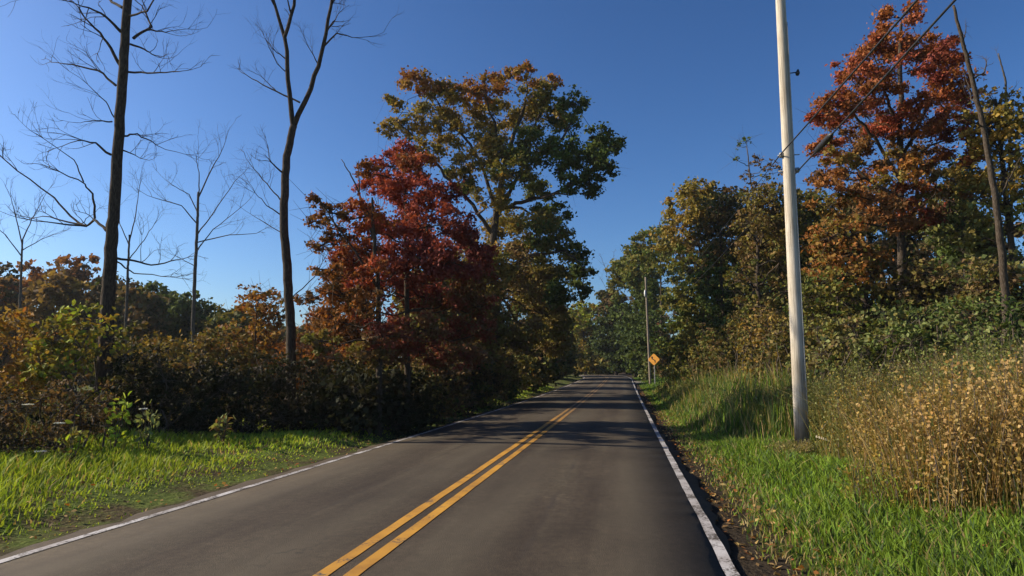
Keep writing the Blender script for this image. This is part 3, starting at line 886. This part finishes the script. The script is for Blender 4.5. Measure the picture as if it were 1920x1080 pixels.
sprig(222, 12.7, 1.05, ['lime'], 'bright yellow-green sprig standing against the dark hedge', 601)
sprig(285, 13.0, 1.0, ['sage'], 'pale grey-green sprig right of the bright yellow-green one', 602)
sprig(150, 11.2, .75, ['lime', 'olive'], 'short yellowish sprig at the hedge foot on the left', 603)
sprig(425, 14.2, .7, ['sage', 'brown'], 'small greyish weed at the dark hedge foot', 604)
for i, (px, py, lab) in enumerate([(110, 795, 'white flower head against the brown bramble, second from left'), (76, 848, 'lowest white flower head at the verge edge on the left'),
                                   (268, 768, 'white flower head right of the bright yellow-green sprig'), (52, 760, 'white flower head nearest the left picture edge')]):
    d = 11.0 - .3 * (i == 1) + 1.6 * (i == 2)
    p = P(px, py, d); b = np.array([p[0], p[1], float(terrain(p[0], p[1]))])
    root = thing('wild_carrot', b, lab, 'flower', 'white wild flowers on the left verge')
    g = Geo(); top = p
    g.tube(bend(rngp, b, top - np.array([0, 0, .05]), 5, .05, 0), np.linspace(.006, .004, 5), 5, cap=False)
    for k in range(14):
        a = k * 2.4; rr = .075 * math.sqrt((k + .5) / 14)
        g.tube([top - np.array([0, 0, .05]), top + np.array([rr * math.cos(a), rr * math.sin(a), .01])], [.003, .002], 3, cap=False)
    g.build('stem', M['twig'], root)
    C = []
    for k in range(90):
        a = rngp.uniform(0, 6.28); rr = .085 * math.sqrt(rngp.uniform()); C.append(top + np.array([rr * math.cos(a), rr * math.sin(a), .015 + rngp.uniform(-.006, .008)]))
    C = np.array(C); N = unit(rngp.normal(size=C.shape) * .5 + np.array([0, 0, 1]))
    V, f, c = leaf_cards(rngp, C, N, .022, np.full((len(C), 3), .78) * rngp.uniform(.85, 1.05, (len(C), 1)))
    local('flower_head', V, f, M['leaf'], root, c)

# ------------------------------------------------------------------ trees closing the road at the bend
for i, (px, d, top, half, pal, ptop, lab) in enumerate([
        (1098, 118, 558, 52, ['olive', 'gold', 'green'], ['gold', 'olive', 'lime'], 'round yellow-green tree closing the view beyond the bend'),
        (1155, 112, 528, 42, ['dark'], ['dark', 'brown'], 'dark tree right of the yellow-green one beyond the bend'),
        (1192, 98, 452, 52, ['dark', 'green'], ['green', 'olive'], 'dark green tree behind the far utility pole'),
        (1035, 98, 625, 36, ['dark', 'brown'], None, 'low dark tree left of the bend'),
        (1000, 84, 590, 60, ['dark', 'olive'], None, 'dark tree filling the gap behind the tallest tree'),
        (1135, 135, 640, 50, ['dark', 'olive'], None, 'low dark tree at the end of the visible road')]):
    mass_tree('bend_tree', lab, 700 + i * 5, px, d, top, half, .2, pal, n=28, r=2.0, dens=10, size=.50, r0=.25, pal_top=ptop, group='trees at the bend')
bare_tree('bare_tree', 'tiny bare treetop in the sky gap above the bend', 760, 1140, 150, [(1140, 660), (1141, 560), (1141, 520)], .16, .07,
          [([(1141, 540), (1136, 505), (1130, 490)], .06), ([(1141, 530), (1148, 500), (1150, 480)], .06), ([(1141, 550), (1128, 525)], .05)], bark='grey_bark', tl=2.5, twigs=3)

# ------------------------------------------------------------------ trees on the right
right = [
    # px, depth, top, half, zlow, palette, top palette, shape, n, r, size, label
    (1245, 74, 392, 66, .2, ['green', 'dark'], ['olive', 'green'], 'oval', 34, 1.5, .30, 'green tree edging the sky gap, above the far utility pole'),
    (1312, 48, 314, 72, 1.2, ['green', 'olive'], ['gold', 'olive'], 'oval', 44, 1.35, .26, 'gold-topped green tree, tallest between the two utility poles'),
    (1362, 41, 335, 70, .3, ['dark', 'green'], ['dark', 'brown'], 'oval', 34, 1.2, .22, 'dark green tree right of the gold-topped one'),
    (1440, 33, 318, 74, .3, ['brown', 'olive', 'green'], ['brown', 'olive'], 'oval', 50, .95, .17, 'brownish tree just left of the near utility pole'),
    (1545, 33, 335, 66, .3, ['dark', 'green'], ['dark', 'olive'], 'oval', 34, 1.0, .18, 'dark tree in the gap right of the near utility pole'),
    (1590, 22.5, 385, 105, .4, ['green', 'olive', 'olive'], ['olive', 'rust'], 'dome', 56, .75, .14, 'green-leaved tree right behind the near utility pole'),
    (1735, 21.5, 470, 90, .5, ['dark', 'brown', 'green'], ['olive', 'brown'], 'dome', 34, .75, .14, 'dark low tree under the red oak crown'),
    (1838, 27, 250, 62, .4, ['dark', 'green'], ['dark', 'sage'], 'oval', 34, 1.0, .17, 'grey-green tree behind the leaning dead trunk'),
    (1915, 23, 130, 90, .5, ['sage', 'olive'], ['olive', 'gold'], 'oval', 44, .9, .16, 'yellow-green tree at the right picture edge'),
    (1880, 20, 470, 85, .5, ['dark', 'brown', 'olive'], None, 'dome', 30, .75, .14, 'dark brown-green tree at the right edge below the yellow-green one'),
    (1216, 82, 428, 44, 1.0, ['green', 'dark'], ['olive', 'green'], 'oval', 30, 1.7, .36, 'green tree stepping up from the sky gap, left of the far pole'),
    (1402, 47, 345, 62, .3, ['olive', 'green', 'brown'], None, 'oval', 34, 1.4, .25, 'olive tree behind the slender half-bare one'),
    (1505, 41, 325, 62, .3, ['brown', 'olive', 'dark'], None, 'oval', 34, 1.3, .23, 'brown-olive tree seen directly behind the near pole'),
    (1480, 52, 380, 90, .2, ['dark', 'green'], None, 'oval', 30, 1.6, .30, 'shaded tree deep in the right wood behind the brownish tree'),
    (1640, 44, 330, 120, .2, ['dark', 'brown'], None, 'oval', 34, 1.7, .30, 'shaded tree deep in the right wood behind the red oak'),
    (1800, 40, 350, 110, .2, ['dark', 'brown'], None, 'oval', 34, 1.5, .28, 'shaded tree deep in the right wood behind the leaning trunk'),
]
for i, (px, d, top, half, zl, pal, ptop, shp, n, r, size, lab) in enumerate(right):
    mass_tree('woodland_tree', lab, 800 + i * 11, px, d, top, half, zl, pal, n=n, r=r, dens=24 * (1.2 / r) ** .8, size=size, shape=shp, pal_top=ptop, r0=.19, group='trees of the right wood')

# red oak
D = 26
rng = np.random.default_rng(88)
oak = [(1690, 35, 32, ['rust', 'ember']), (1665, 70, 40, ['rust', 'ember']), (1720, 75, 44, ['rust', 'ember']), (1630, 110, 40, ['rust', 'ember']), (1690, 120, 40, ['ember', 'rust']), (1755, 110, 44, ['maroon', 'ember']),
       (1605, 160, 36, ['rust', 'ember']), (1650, 175, 34, ['ember', 'rust']), (1775, 150, 36, ['maroon', 'rust']), (1575, 200, 32, ['ember', 'rust']), (1545, 225, 20, ['ember']), (1620, 215, 36, ['ember', 'rust']),
       (1690, 215, 26, ['ember', 'maroon']), (1745, 185, 34, ['rust', 'ember']), (1790, 200, 28, ['rust', 'ember']), (1735, 235, 34, ['rust', 'ember']), (1580, 250, 28, ['rust', 'brown']), (1640, 265, 36, ['rust', 'brown']), (1700, 275, 36, ['brown', 'rust']),
       (1765, 240, 30, ['rust', 'maroon']), (1570, 300, 30, ['rust', 'olive']), (1620, 310, 36, ['rust', 'brown']), (1680, 320, 36, ['olive', 'rust']), (1735, 300, 32, ['brown', 'rust']), (1580, 350, 32, ['rust', 'brown']),
       (1640, 360, 36, ['rust', 'brown']), (1700, 365, 36, ['rust', 'ember']), (1755, 350, 30, ['brown', 'olive']), (1610, 400, 32, ['brown', 'rust']), (1670, 405, 34, ['rust', 'brown']), (1720, 410, 34, ['brown', 'maroon']),
       (1790, 400, 30, ['maroon', 'brown']), (1530, 215, 14, ['red']), (1550, 330, 30, ['rust', 'brown']), (1800, 300, 30, ['rust', 'ember']), (1810, 350, 28, ['brown', 'rust']), (1560, 385, 30, ['rust', 'olive']), (1660, 230, 30, ['ember', 'red']), (1560, 265, 22, ['ember']), (1545, 275, 24, ['ember', 'rust']), (1825, 240, 26, ['ember', 'maroon']), (1810, 180, 24, ['ember', 'maroon']), (1590, 130, 24, ['ember']), (1785, 110, 24, ['maroon', 'ember']), (1555, 210, 26, ['ember', 'red']), (1820, 290, 26, ['rust', 'ember'])]
leafy_tree('red_oak_tree', 'tall rust-red oak crossed by the overhead cables', 880, 1690, D,
           [base(1690, D), P(1692, 520, D), P(1690, 380, D), P(1688, 240, D), P(1688, 120, D), P(1690, 45, D)], pxclumps(oak, D, rng, 2.3, 1.22), .19, 215, .118, sub_n=11, sub_r=.44,
           limbs=[pxline([(1690, 340), (1640, 260), (1590, 200), (1545, 222)], D, -1), pxline([(1689, 300), (1740, 200), (1775, 140)], D, 1), pxline([(1690, 380), (1620, 330), (1575, 290)], D, 1),
                  pxline([(1690, 250), (1660, 180), (1640, 110)], D, -1), pxline([(1690, 420), (1760, 360), (1800, 390)], D, -1)])
# slender half-bare tree between
D = 39
leafy_tree('slender_tree', 'slender almost leafless tree with a small green tuft on top, left of the near pole', 890, 1405, D,
           [base(1405, D), P(1412, 560, D), P(1420, 450, D), P(1410, 360, D), P(1400, 275, D)],
           [(P(x, y, D + q), r * D / F_PX, p) for x, y, r, p, q in [(1400, 265, 12, ['green'], 0), (1385, 275, 9, ['green'], .4), (1380, 298, 7, ['green'], -.3), (1415, 300, 16, ['brown'], .5), (1440, 310, 18, ['brown'], -.5), (1465, 318, 14, ['brown'], .2), (1395, 325, 18, ['brown'], .6)]],
           .10, 26, .17, sub_n=8, bark='grey_bark')
bare_tree('bare_tree', 'dark leaning dead trunk right of the red oak', 895, 1890, 19,
          [(1886, 560), (1876, 450), (1862, 340), (1840, 220), (1818, 130), (1800, 60), (1788, 10)], .115, .035,
          [([(1838, 200), (1822, 185), (1812, 150)], .03), ([(1822, 150), (1845, 135), (1850, 120)], .03), ([(1850, 270), (1840, 240), (1848, 215)], .03), ([(1805, 80), (1812, 50)], .02), ([(1845, 240), (1815, 225), (1795, 215)], .025), ([(1868, 380), (1890, 340), (1905, 310)], .03)], tl=.5)
bare_tree('bare_tree', 'pale bare twig top at the right edge between dead trunk and yellow-green tree', 897, 1900, 25,
          [(1898, 500), (1895, 300), (1885, 150), (1872, 100)], .08, .02, [([(1890, 190), (1905, 160)], .015), ([(1880, 130), (1868, 95)], .012)], bark='grey_bark', tl=.5, twigs=1)

# shrubs along the right wood edge
for i, (px, d, h, w, pal, n, r, lab) in enumerate([
        (1290, 42, 4.2, 2.8, ['gold', 'olive', 'green'], 18, .75, 'yellow-green bush right of the diamond sign'), (1335, 36, 4.0, 3.4, ['olive', 'brown', 'green'], 18, .7, 'olive bush second right of the diamond sign'),
        (1385, 31, 4.2, 3.2, ['brown', 'olive', 'dark'], 18, .66, 'brown bush midway between sign and near pole'), (1432, 26, 4.0, 3.0, ['olive', 'gold', 'brown'], 18, .6, 'bush with yellow leaves left of the near pole'),
        (1475, 22.5, 3.2, 3.0, ['brown', 'dark', 'olive'], 16, .55, 'dark brown bush directly behind the near pole'), (1248, 74, 5.0, 4, ['brown', 'dark'], 16, .9, 'brown bush just behind the diamond sign'),
        (1560, 18.5, 2.9, 3.0, ['olive', 'sage', 'brown'], 16, .5, 'olive bush just right of the near pole'), (1650, 16.8, 2.8, 3.0, ['sage', 'olive', 'green'], 16, .5, 'grey-green bush on the bank under the red oak'),
        (1750, 15.8, 2.6, 3.0, ['sage', 'green'], 16, .48, 'green bush on the bank above the tan weeds'), (1850, 14.8, 2.5, 3.0, ['green', 'sage'], 16, .48, 'fresh green bush on the bank near the right edge'),
        (1935, 13.5, 2.4, 2.6, ['green', 'dark'], 14, .48, 'green bush on the bank cut by the right edge'), (1204, 76, 2.4, 2.6, ['dark', 'sage'], 10, .6, 'rounded grey-green bush left of the diamond sign')]):
    shrub('bush', lab, 900 + i, px, d, h, w, pal, n=n, r=r, dens=48 if d < 25 else 34, size=.075 + .0022 * d, low=.0, group='bushes along the right wood edge')

def blades(rng, X, Y, h, w, col, lean=.35, dirn=None):
    n = len(X); Z = terrain(X, Y) - .02
    a = rng.uniform(0, 2 * math.pi, n)
    s = np.stack([np.cos(a), np.sin(a), np.zeros(n)], 1) * w[:, None] / 2
    ld = rng.normal(size=(n, 2)) * lean
    if dirn is not None: ld += np.array(dirn)
    L = np.concatenate([ld, np.zeros((n, 1))], 1) * h[:, None]
    B = np.stack([X, Y, Z], 1)
    up = np.array([0, 0, 1.])
    m_ = B + L * .3 + up * (h * .58)[:, None]
    t = B + L + up * (h * .95)[:, None]
    V = np.stack([B - s, B + s, m_ + s * .75, m_ - s * .75, t], 1).reshape(-1, 3)
    o = np.arange(n)[:, None] * 5
    return V, [np.concatenate([o, o + 1, o + 2, o + 3], 1), np.concatenate([o + 3, o + 2, o + 4], 1)], np.repeat(col, 5, 0)


# tan dry weeds clump, right
def weed_clump(lab, seed, px, d, h, w, pal, n, name='dry_weeds', cat='weeds', leaf=.04, per=80, group=None):
    r = np.random.default_rng(seed); b = base(px, d); root = thing(name, b, lab, cat, group); root['kind'] = 'thing'
    g = Geo(); C, N, L = [], [], []
    for k in range(n):
        a = r.uniform(0, 6.28); q = w / 2 * math.sqrt(r.uniform())
        x, y = b[0] + q * math.cos(a), b[1] + q * math.sin(a)
        z = float(terrain(x, y)); hh = h * r.uniform(.6, 1.0) * (1 - .25 * (q / (w / 2)) ** 2)
        s = np.array([x, y, z - .05]); e = s + np.array([r.normal() * .16, r.normal() * .16, hh])
        p = bend(r, s, e, 6, .05, 0)
        g.tube(p, np.linspace(.007, .003, 6), 4, cap=False)
        t = r.uniform(.12, 1, per) ** .8
        qq = np.stack([np.interp(t, np.linspace(0, 1, 6), p[:, i]) for i in range(3)], 1)
        spread = .10 * (1.15 - t[:, None] * .5)
        C.append(qq + r.normal(size=qq.shape) * spread * np.array([1, 1, .6])); N.append(unit(r.normal(size=qq.shape) + np.array([0, 0, .4])))
        L.append(pick(r, pal, per) * .6 + pick(r, pal, 1) * .4)
    g.build('stem', M['twig'], root)
    C = np.concatenate(C)
    nb_ = int(n * 14); a = r.uniform(0, 6.28, nb_); q = w / 2 * np.sqrt(r.uniform(size=nb_))
    bx_, by_ = b[0] + q * np.cos(a), b[1] + q * np.sin(a)
    Vb, fb2, cb = blades(r, bx_, by_, h * r.uniform(.25, .95, nb_), np.full(nb_, .009), pick(r, pal + ['olive', 'reed'], nb_), .38)
    local('dry_blades', Vb, fb2, M['grass'], root, cb)
    V, f, c = leaf_cards(r, C, np.concatenate(N), leaf * 1.1 * r.uniform(.6, 1.4, len(C)), np.concatenate(L), False)
    local('foliage', V, f, M['leaf'], root, c)


weed_clump('tan dry weed clump at the right edge, biggest of them', 950, 1855, 8.0, 1.95, 2.3, ['tan', 'straw', 'tan', 'gold'], 150)
weed_clump('tan and yellow dry weed clump left of the biggest one', 951, 1735, 9.4, 1.55, 1.9, ['tan', 'straw', 'olive', 'gold'], 110)
weed_clump('olive weed clump on the verge between pole and tan weeds', 952, 1645, 12.2, 1.75, 2.0, ['olive', 'sage', 'gold'], 110)
weed_clump('olive-green weed clump close right of the near pole', 953, 1585, 14.6, 1.8, 1.6, ['olive', 'sage'], 100)
weed_clump('brownish weed clump behind the tan ones', 954, 1720, 12.4, 1.9, 2.4, ['olive', 'sage', 'brown'], 120)
weed_clump('green weed clump behind the biggest tan clump', 955, 1860, 11.2, 2.0, 2.4, ['sage', 'green', 'olive'], 120)
weed_clump('low straw-coloured weeds at the foot of the near pole', 956, 1478, 13.4, .4, .9, ['olive', 'straw', 'sage'], 60, per=16)
weed_clump('low yellowish weeds before the tan clumps', 957, 1700, 8.4, .8, 1.6, ['gold', 'olive', 'grass'], 70, per=18)

for i, (px, d, h, w, pal, n, lab) in enumerate([
        (1455, 17.5, 1.25, 1.6, ['reed', 'olive', 'sage'], 70, 'tall green weeds just left of the near pole'), (1412, 20, 1.35, 1.8, ['reed', 'green', 'straw'], 70, 'tall green weeds second left of the near pole'),
        (1372, 23.5, 1.4, 2.0, ['reed', 'sage'], 70, 'tall green weeds third left of the near pole'), (1338, 28, 1.5, 2.2, ['reed', 'olive', 'green'], 70, 'tall weeds halfway along the right verge to the sign'),
        (1305, 34, 1.5, 2.4, ['reed', 'sage', 'olive'], 60, 'tall weeds two thirds along the right verge to the sign'), (1275, 42, 1.5, 2.6, ['reed', 'dark'], 60, 'tall weeds nearest the diamond sign'),
        (1530, 16.5, 1.6, 1.8, ['olive', 'sage', 'reed'], 80, 'tall olive weeds behind the near pole')]):
    weed_clump(lab, 970 + i, px, d, h, w, pal, n, name='tall_weeds', leaf=.05 + .001 * d, per=26, group='tall weeds along the right verge')

# ------------------------------------------------------------------ utility poles, cables, sign
def pole(lab, px, d, top_z, r0, r1, lean, wood='pole_wood'):
    b = base(px, d); root = thing('utility_pole', b, lab, 'utility pole', 'wooden utility poles')
    g = Geo(); t = np.linspace(0, 1, 14)
    pts = b + np.array([0, 0, -.3]) + t[:, None] * np.array([lean, 0, top_z - b[2] + .3])
    g.tube(pts, r0 + (r1 - r0) * t, 20)
    g.build('shaft', M[wood], root)
    return root, b, lambda z: b + np.array([lean, 0, 0]) * (z - b[2]) / (top_z - b[2]) + np.array([0, 0, z - b[2]])


near, nb, nat = pole('pale weathered near utility pole on the right verge', 1497, 14.2, 11.6, .150, .10, .06)
for z in (6.42, 6.06):
    c = nat(z) + (np.array([-.15, -.02, 0]) if z > 6.2 else np.array([.17, -.02, 0]))
    g = Geo().box(c, .07, .09, .10).tube([nat(z) + np.array([-.22, 0, 0]), nat(z) + np.array([.24, 0, 0])], .012, 6)
    g.build('cable_clamp', M['galvanised'], near)
hz = P(1497, 105, 14.2)[2]
g = Geo().tube([nat(hz), nat(hz) + np.array([.30, 0, .02])], .012, 6).tube([nat(hz) + np.array([.28, 0, -.05]), nat(hz) + np.array([.29, 0, .0]), nat(hz) + np.array([.30, 0, .08])], [.035, .05, .02], 8)
g.build('bracket', M['black_rubber'], near)
g = Geo().tube([nat(z) + np.array([.10, -.145 + .006 * z, 0]) for z in np.linspace(.2, 9.5, 12)], .008, 5)
g.build('ground_wire', M['galvanised'], near)
farp, fb, fat = pole('thin distant utility pole behind the diamond sign', 1219, 64, P(1216, 516, 64)[2], .12, .085, -.2, 'shaded_pole_wood')
g = Geo(); c = fat(P(1216, 548, 64)[2]) + np.array([-.12, -.05, 0])
g.tube([c - np.array([0, 0, .32]), c - np.array([0, 0, .1]), c + np.array([0, 0, .1]), c + np.array([0, 0, .34])], [.05, .09, .09, .05], 10)
g.build('insulator', M['porcelain'], farp)


def cable(lab, A, B, C, sag, r, splice=None):
    pts = []
    for p, q in ((A, B), (B, C)):
        t = np.linspace(0, 1, 40)[:, None]
        s = np.array(p) + (np.array(q) - np.array(p)) * t
        s[:, 2] -= sag * 4 * (t * (1 - t))[:, 0] * (np.linalg.norm(np.array(q) - np.array(p)) / 45.)
        pts.append(s)
    pts = np.concatenate([pts[0], pts[1][1:]])
    root = thing('overhead_cable', tuple(B), lab, 'cable', 'overhead cables')
    Geo().tube(pts, np.where(pts[:, 1] > B[1] + .5, r * .5, r), 6).build('wire', M['black_rubber'], root)
    if splice is not None:
        i = splice
        Geo().tube([pts[i], pts[i] * .9 + pts[i - 1] * .1, pts[i] * .25 + pts[i - 1] * .75, pts[i] * .15 + pts[i - 1] * .85], [.025, .06, .06, .025], 10).build('splice_case', M['black_rubber'], root)


B1 = nat(6.42) + np.array([-.18, -.03, 0]); B2 = nat(6.06) + np.array([.20, -.03, 0])
cable('upper overhead cable passing left of the near pole', (B1[0] + 2.1, -32, 6.6), B1, fat(6.9) + np.array([-.15, 0, 0]), .22, .016)
cable('lower overhead cable with a black splice case right of the near pole', (B2[0] + 1.2, -32, 7.4), B2, fat(6.4) + np.array([.15, 0, 0]), .30, .016, splice=38)

# diamond sign with reverse-curve arrow
d = 60
c = P(1226, 674, d); b0 = np.array([c[0], c[1], float(terrain(c[0], c[1]))])
sign = thing('road_sign', b0, 'orange diamond warning sign with black winding arrow on a post', 'road sign')
Geo().box(np.array([c[0] + .02, c[1] + .05, (b0[2] + c[2] + .5) / 2 - .1]), .085, .05, c[2] + .5 - b0[2] + .2).build('post', M['galvanised'], sign, smooth=False)
hs = .51
V = []; y0, y1 = c[1] - .002, c[1] + .006
for yy in (y0, y1):
    for k in range(4):
        a0 = k * math.pi / 2
        for e in (-.1, .1):
            V.append((c[0] + hs * math.sin(a0 + e) * .985, yy, c[2] + hs * math.cos(a0 + e) * .985))
n = 8
V = np.array(V); fr = [list(range(n))[::-1]]; bk = [list(range(n, 2 * n))]
sides = [[k, (k + 1) % n, (k + 1) % n + n, k + n] for k in range(n)]
panel = local('panel', V, [np.array(fr + bk), np.array(sides)], M['sign_orange'], sign)
A = [(-.16, .17), (-.16, .07), (.10, -.10), (.10, -.24)]
g = Geo()
ya = c[1] - .007
for (x0, z0), (x1, z1) in zip(A[:-1], A[1:]):
    dx, dz = x1 - x0, z1 - z0; L = math.hypot(dx, dz); ca, sa = dx / L, dz / L
    rot = np.array([[ca, 0, -sa], [0, 1, 0], [sa, 0, ca]])
    g.box((c[0] + (x0 + x1) / 2, ya + .0005 * abs(dx), c[2] + (z0 + z1) / 2), L + .07, .006, .075, rot)
ar = g.build('arrow', M['sign_black'], sign, smooth=False)
Vh = np.array([(-.16 - .10, .15), (-.16 + .10, .15), (-.16, .30)]); Vh = np.array([(c[0] + x, yy, c[2] + z) for yy in (ya - .004, ya + .003) for x, z in Vh])
g2 = local('arrow_head', Vh, [np.array([[0, 1, 2], [5, 4, 3]]), np.array([[0, 3, 4, 1], [1, 4, 5, 2], [2, 5, 3, 0]])], M['sign_black'], sign)
for o in (ar,): o.parent = panel
g2.parent = panel

sign.rotation_euler = (0, 0, R(-16))

# fallen pale branch beside the near pole and broken stalks
fb_ = [P(1530, 818, 13.0), P(1556, 826, 12.9), P(1566, 838, 12.8), P(1585, 845, 12.8), P(1604, 848, 12.7), P(1620, 858, 12.6)]
root = thing('fallen_branch', base(1575, 12.8), 'pale crooked fallen branch in the grass right of the near pole', 'branch')
g = Geo().tube(fb_, [.024, .028, .03, .028, .022, .012], 6).tube([fb_[2], P(1590, 832, 12.5)], [.012, .005], 5); g.build('limb', M['pale_wood'], root)
g = Geo().tube([P(1556, 826, 12.9), P(1540, 806, 12.7), P(1552, 790, 12.5)], [.012, .008, .004], 5); g.build('twig', M['pale_wood'], root)
root = thing('dead_stalk', base(1655, 11.9), 'pale upright dead stalk under the olive weeds', 'stalk')
Geo().tube([base(1653, 11.9) - np.array([0, 0, .1]), P(1655, 805, 11.9), P(1660, 770, 11.95)], [.055, .05, .035], 8).build('stem', M['pale_wood'], root)

# ------------------------------------------------------------------ grass, reeds, litter (nobody could count them)
def scatter(rng, n, ulo, uhi, ylo, yhi, ypow):
    y = ylo + (yhi - ylo) * rng.uniform(0, 1, n) ** ypow
    u = rng.uniform(ulo, uhi, n)
    return u + road_x(y), y, u


def stuff(name, label, V, f, c, mat_):
    o = link(name, np_mesh(name, V, f, c), M[mat_]); o['kind'] = 'stuff'; o['label'] = label; o['category'] = 'grass'
    return o


def patchy(x, y, s=1.0):
    return np.clip(.5 + .5 * wob(x * s, y * s), 0, 1)


rng = np.random.default_rng(31)
# left verge
X, Y, U = scatter(rng, 78000, -11.5, -3.75, 4, 62, 1.9)
k = rng.uniform(size=len(X)) < np.clip((-U - 3.7) / 1.0, .12, 1); X, Y, U = X[k], Y[k], U[k]
ph = patchy(X, Y, 1.3)
h = np.clip((-U - 3.6) * .09, .05, .17) * rng.uniform(.5, 1.3, len(X)) * (.4 + 1.15 * ph)
col = pick(rng, ['lime', 'lime', 'lime', 'grass'], len(X)) * (.80 + .6 * patchy(X, Y, .75))[:, None]
st = rng.uniform(size=len(X)) < .07; col[st] = pick(rng, 'straw', st.sum())
V, f, c = blades(rng, X, Y, h, .012 + .0013 * Y, col, .35, (.12, .1))
stuff('verge_grass', 'bright lit grass verge on the left of the road', V, f, c, 'grass')
# right verge, near
X, Y, U = scatter(rng, 104000, 3.42, 9.0, 1.2, 30, 1.85)
k = rng.uniform(size=len(X)) < np.clip((U - 3.35) / .8, .12, 1); X, Y, U = X[k], Y[k], U[k]
ph = patchy(X, Y, 1.7)
h = np.interp(U, [3.4, 4.6, 6.2, 7.2, 9], [.06, .24, .28, .5, .55]) * rng.uniform(.5, 1.25, len(X)) * (.6 + .7 * ph)
fbc = base(1580, 12.6); h *= np.clip(np.hypot(X - fbc[0], (Y - fbc[1]) * .6) / 1.3, .22, 1)
col = pick(rng, ['grass', 'reed', 'grass'], len(X)) * (.8 + .35 * patchy(X, Y, .8))[:, None]
st = rng.uniform(size=len(X)) < np.clip(.62 - (U - 3.4) * .6, .07, .6); col[st] = pick(rng, 'straw', st.sum()) * .9
V, f, c = blades(rng, X, Y, h, .010 + .0012 * Y, col, .42, (-.05, .1))
stuff('roadside_grass', 'green grass verge at the right foreground', V, f, c, 'grass')
# right verge, far
X, Y, U = scatter(rng, 14000, 3.6, 7.5, 30, 95, 1.4)
h = np.clip((U - 3.3) * .25, .1, .5) * rng.uniform(.5, 1.2, len(X))
V, f, c = blades(rng, X, Y, h, .03 + .0008 * Y, pick(rng, ['reed', 'grass'], len(X)), .35)
stuff('far_verge_grass', 'green grass verge on the right toward the sign', V, f, c, 'grass')
# tall reeds between pole and sign
X, Y, U = scatter(rng, 25000, 4.1, 7.4, 14.8, 50, 1.35)
h = np.clip((U - 3.8) * .75, .3, 1.45) * rng.uniform(.55, 1.15, len(X)) * (.35 + .95 * patchy(X, Y, 2.6)) * np.clip((Y - 14.6) / 4.5, .22, 1)
col = pick(rng, ['reed', 'reed', 'grass'], len(X)); st = rng.uniform(size=len(X)) < .16; col[st] = pick(rng, 'straw', st.sum()); h[st] *= 1.2
V, f, c = blades(rng, X, Y, h, .014 + .0009 * Y, col, .16)
stuff('tall_grass', 'tall reedy grass along the right verge beyond the near pole', V, f, c, 'grass')
# left understory and weeds behind the verge
X, Y, U = scatter(rng, 12000, -13, -8.6, 6, 60, 1.3)
h = rng.uniform(.3, .9, len(X))
V, f, c = blades(rng, X, Y, h, .018 + .0009 * Y, pick(rng, ['brown', 'dark', 'olive'], len(X)), .3)
stuff('undergrowth', 'brown weeds along the hedge foot on the left', V, f, c, 'grass')
# fallen leaves on verges and road edges
n = 5000
sd = rng.uniform(size=n) < .8
U = np.where(sd, 3.25 + np.abs(rng.normal(size=n)) * 1.3, -3.3 - np.abs(rng.normal(size=n)) * 1.6)
Y = 2 + 58 * rng.uniform(0, 1, n) ** 1.6; X = U + road_x(Y)
Z = np.maximum(terrain(X, Y), np.where(np.abs(U) < 3.2, road_z(Y), -9)) + .015 + .05 * rng.uniform(size=n) * (np.abs(U) > 3.6)
V, f, c = leaf_cards(rng, np.stack([X, Y, Z], 1), unit(rng.normal(size=(n, 3)) * .35 + np.array([0, 0, 1])), rng.uniform(.04, .09, n), pick(rng, ['rust', 'tan', 'brown'], n), False)
o = stuff('fallen_leaves', 'fallen brown leaves along both road edges', V, f, c, 'leaf'); o['category'] = 'leaves'

# distant wood that reads as one mass
rng = np.random.default_rng(41)
cl = []
for k in range(150):
    a = rng.uniform(-75, 55); rr = rng.uniform(130, 190)
    x, y = rr * math.sin(R(a)), rr * math.cos(R(a))
    if -60 < a < 60 or True:
        hh = rng.uniform(6, 13)
        for q in range(3):
            cl.append((np.array([x + rng.normal() * 2, y + rng.normal() * 2, float(terrain(x, y)) + hh * (q + .6) / 3.2]), rng.uniform(2.6, 3.8), [['dark', 'brown'], ['dark', 'green'], ['brown', 'rust'], ['dark', 'olive']][rng.integers(0, 4)]))
V, f, c, _, _ = crown(rng, cl, 1.1, 1.45, .8, False, .5, 9)
o = link('distant_wood', np_mesh('distant_wood', V, f, c), M['leaf']); o['kind'] = 'stuff'; o['label'] = 'distant autumn wood behind everything'; o['category'] = 'wood'

# ------------------------------------------------------------------ autumn haze
hm = bpy.data.materials.new('haze'); hm.use_nodes = True
hn = hm.node_tree
hn.nodes.remove(hn.nodes['Principled BSDF'])
pv = hn.nodes.new('ShaderNodeVolumePrincipled')
pv.inputs['Color'].default_value = (.86, .92, 1.0, 1)
pv.inputs['Density'].default_value = .00022
pv.inputs['Anisotropy'].default_value = .3
hn.links.new(pv.outputs[0], hn.nodes['Material Output'].inputs['Volume'])
hv = np.array([[x, y, z] for x in (-6000, 6000) for y in (-6000, 6000) for z in (-2.6, 27)], float)
hq = np.array([[0, 1, 3, 2], [4, 6, 7, 5], [0, 4, 5, 1], [2, 3, 7, 6], [0, 2, 6, 4], [1, 5, 7, 3]])
hz_o = link('haze', np_mesh('haze', hv, [hq]), hm); hz_o['kind'] = 'stuff'
hz_o['label'] = 'thin pale autumn haze in the air over the whole road scene'; hz_o['category'] = 'haze'
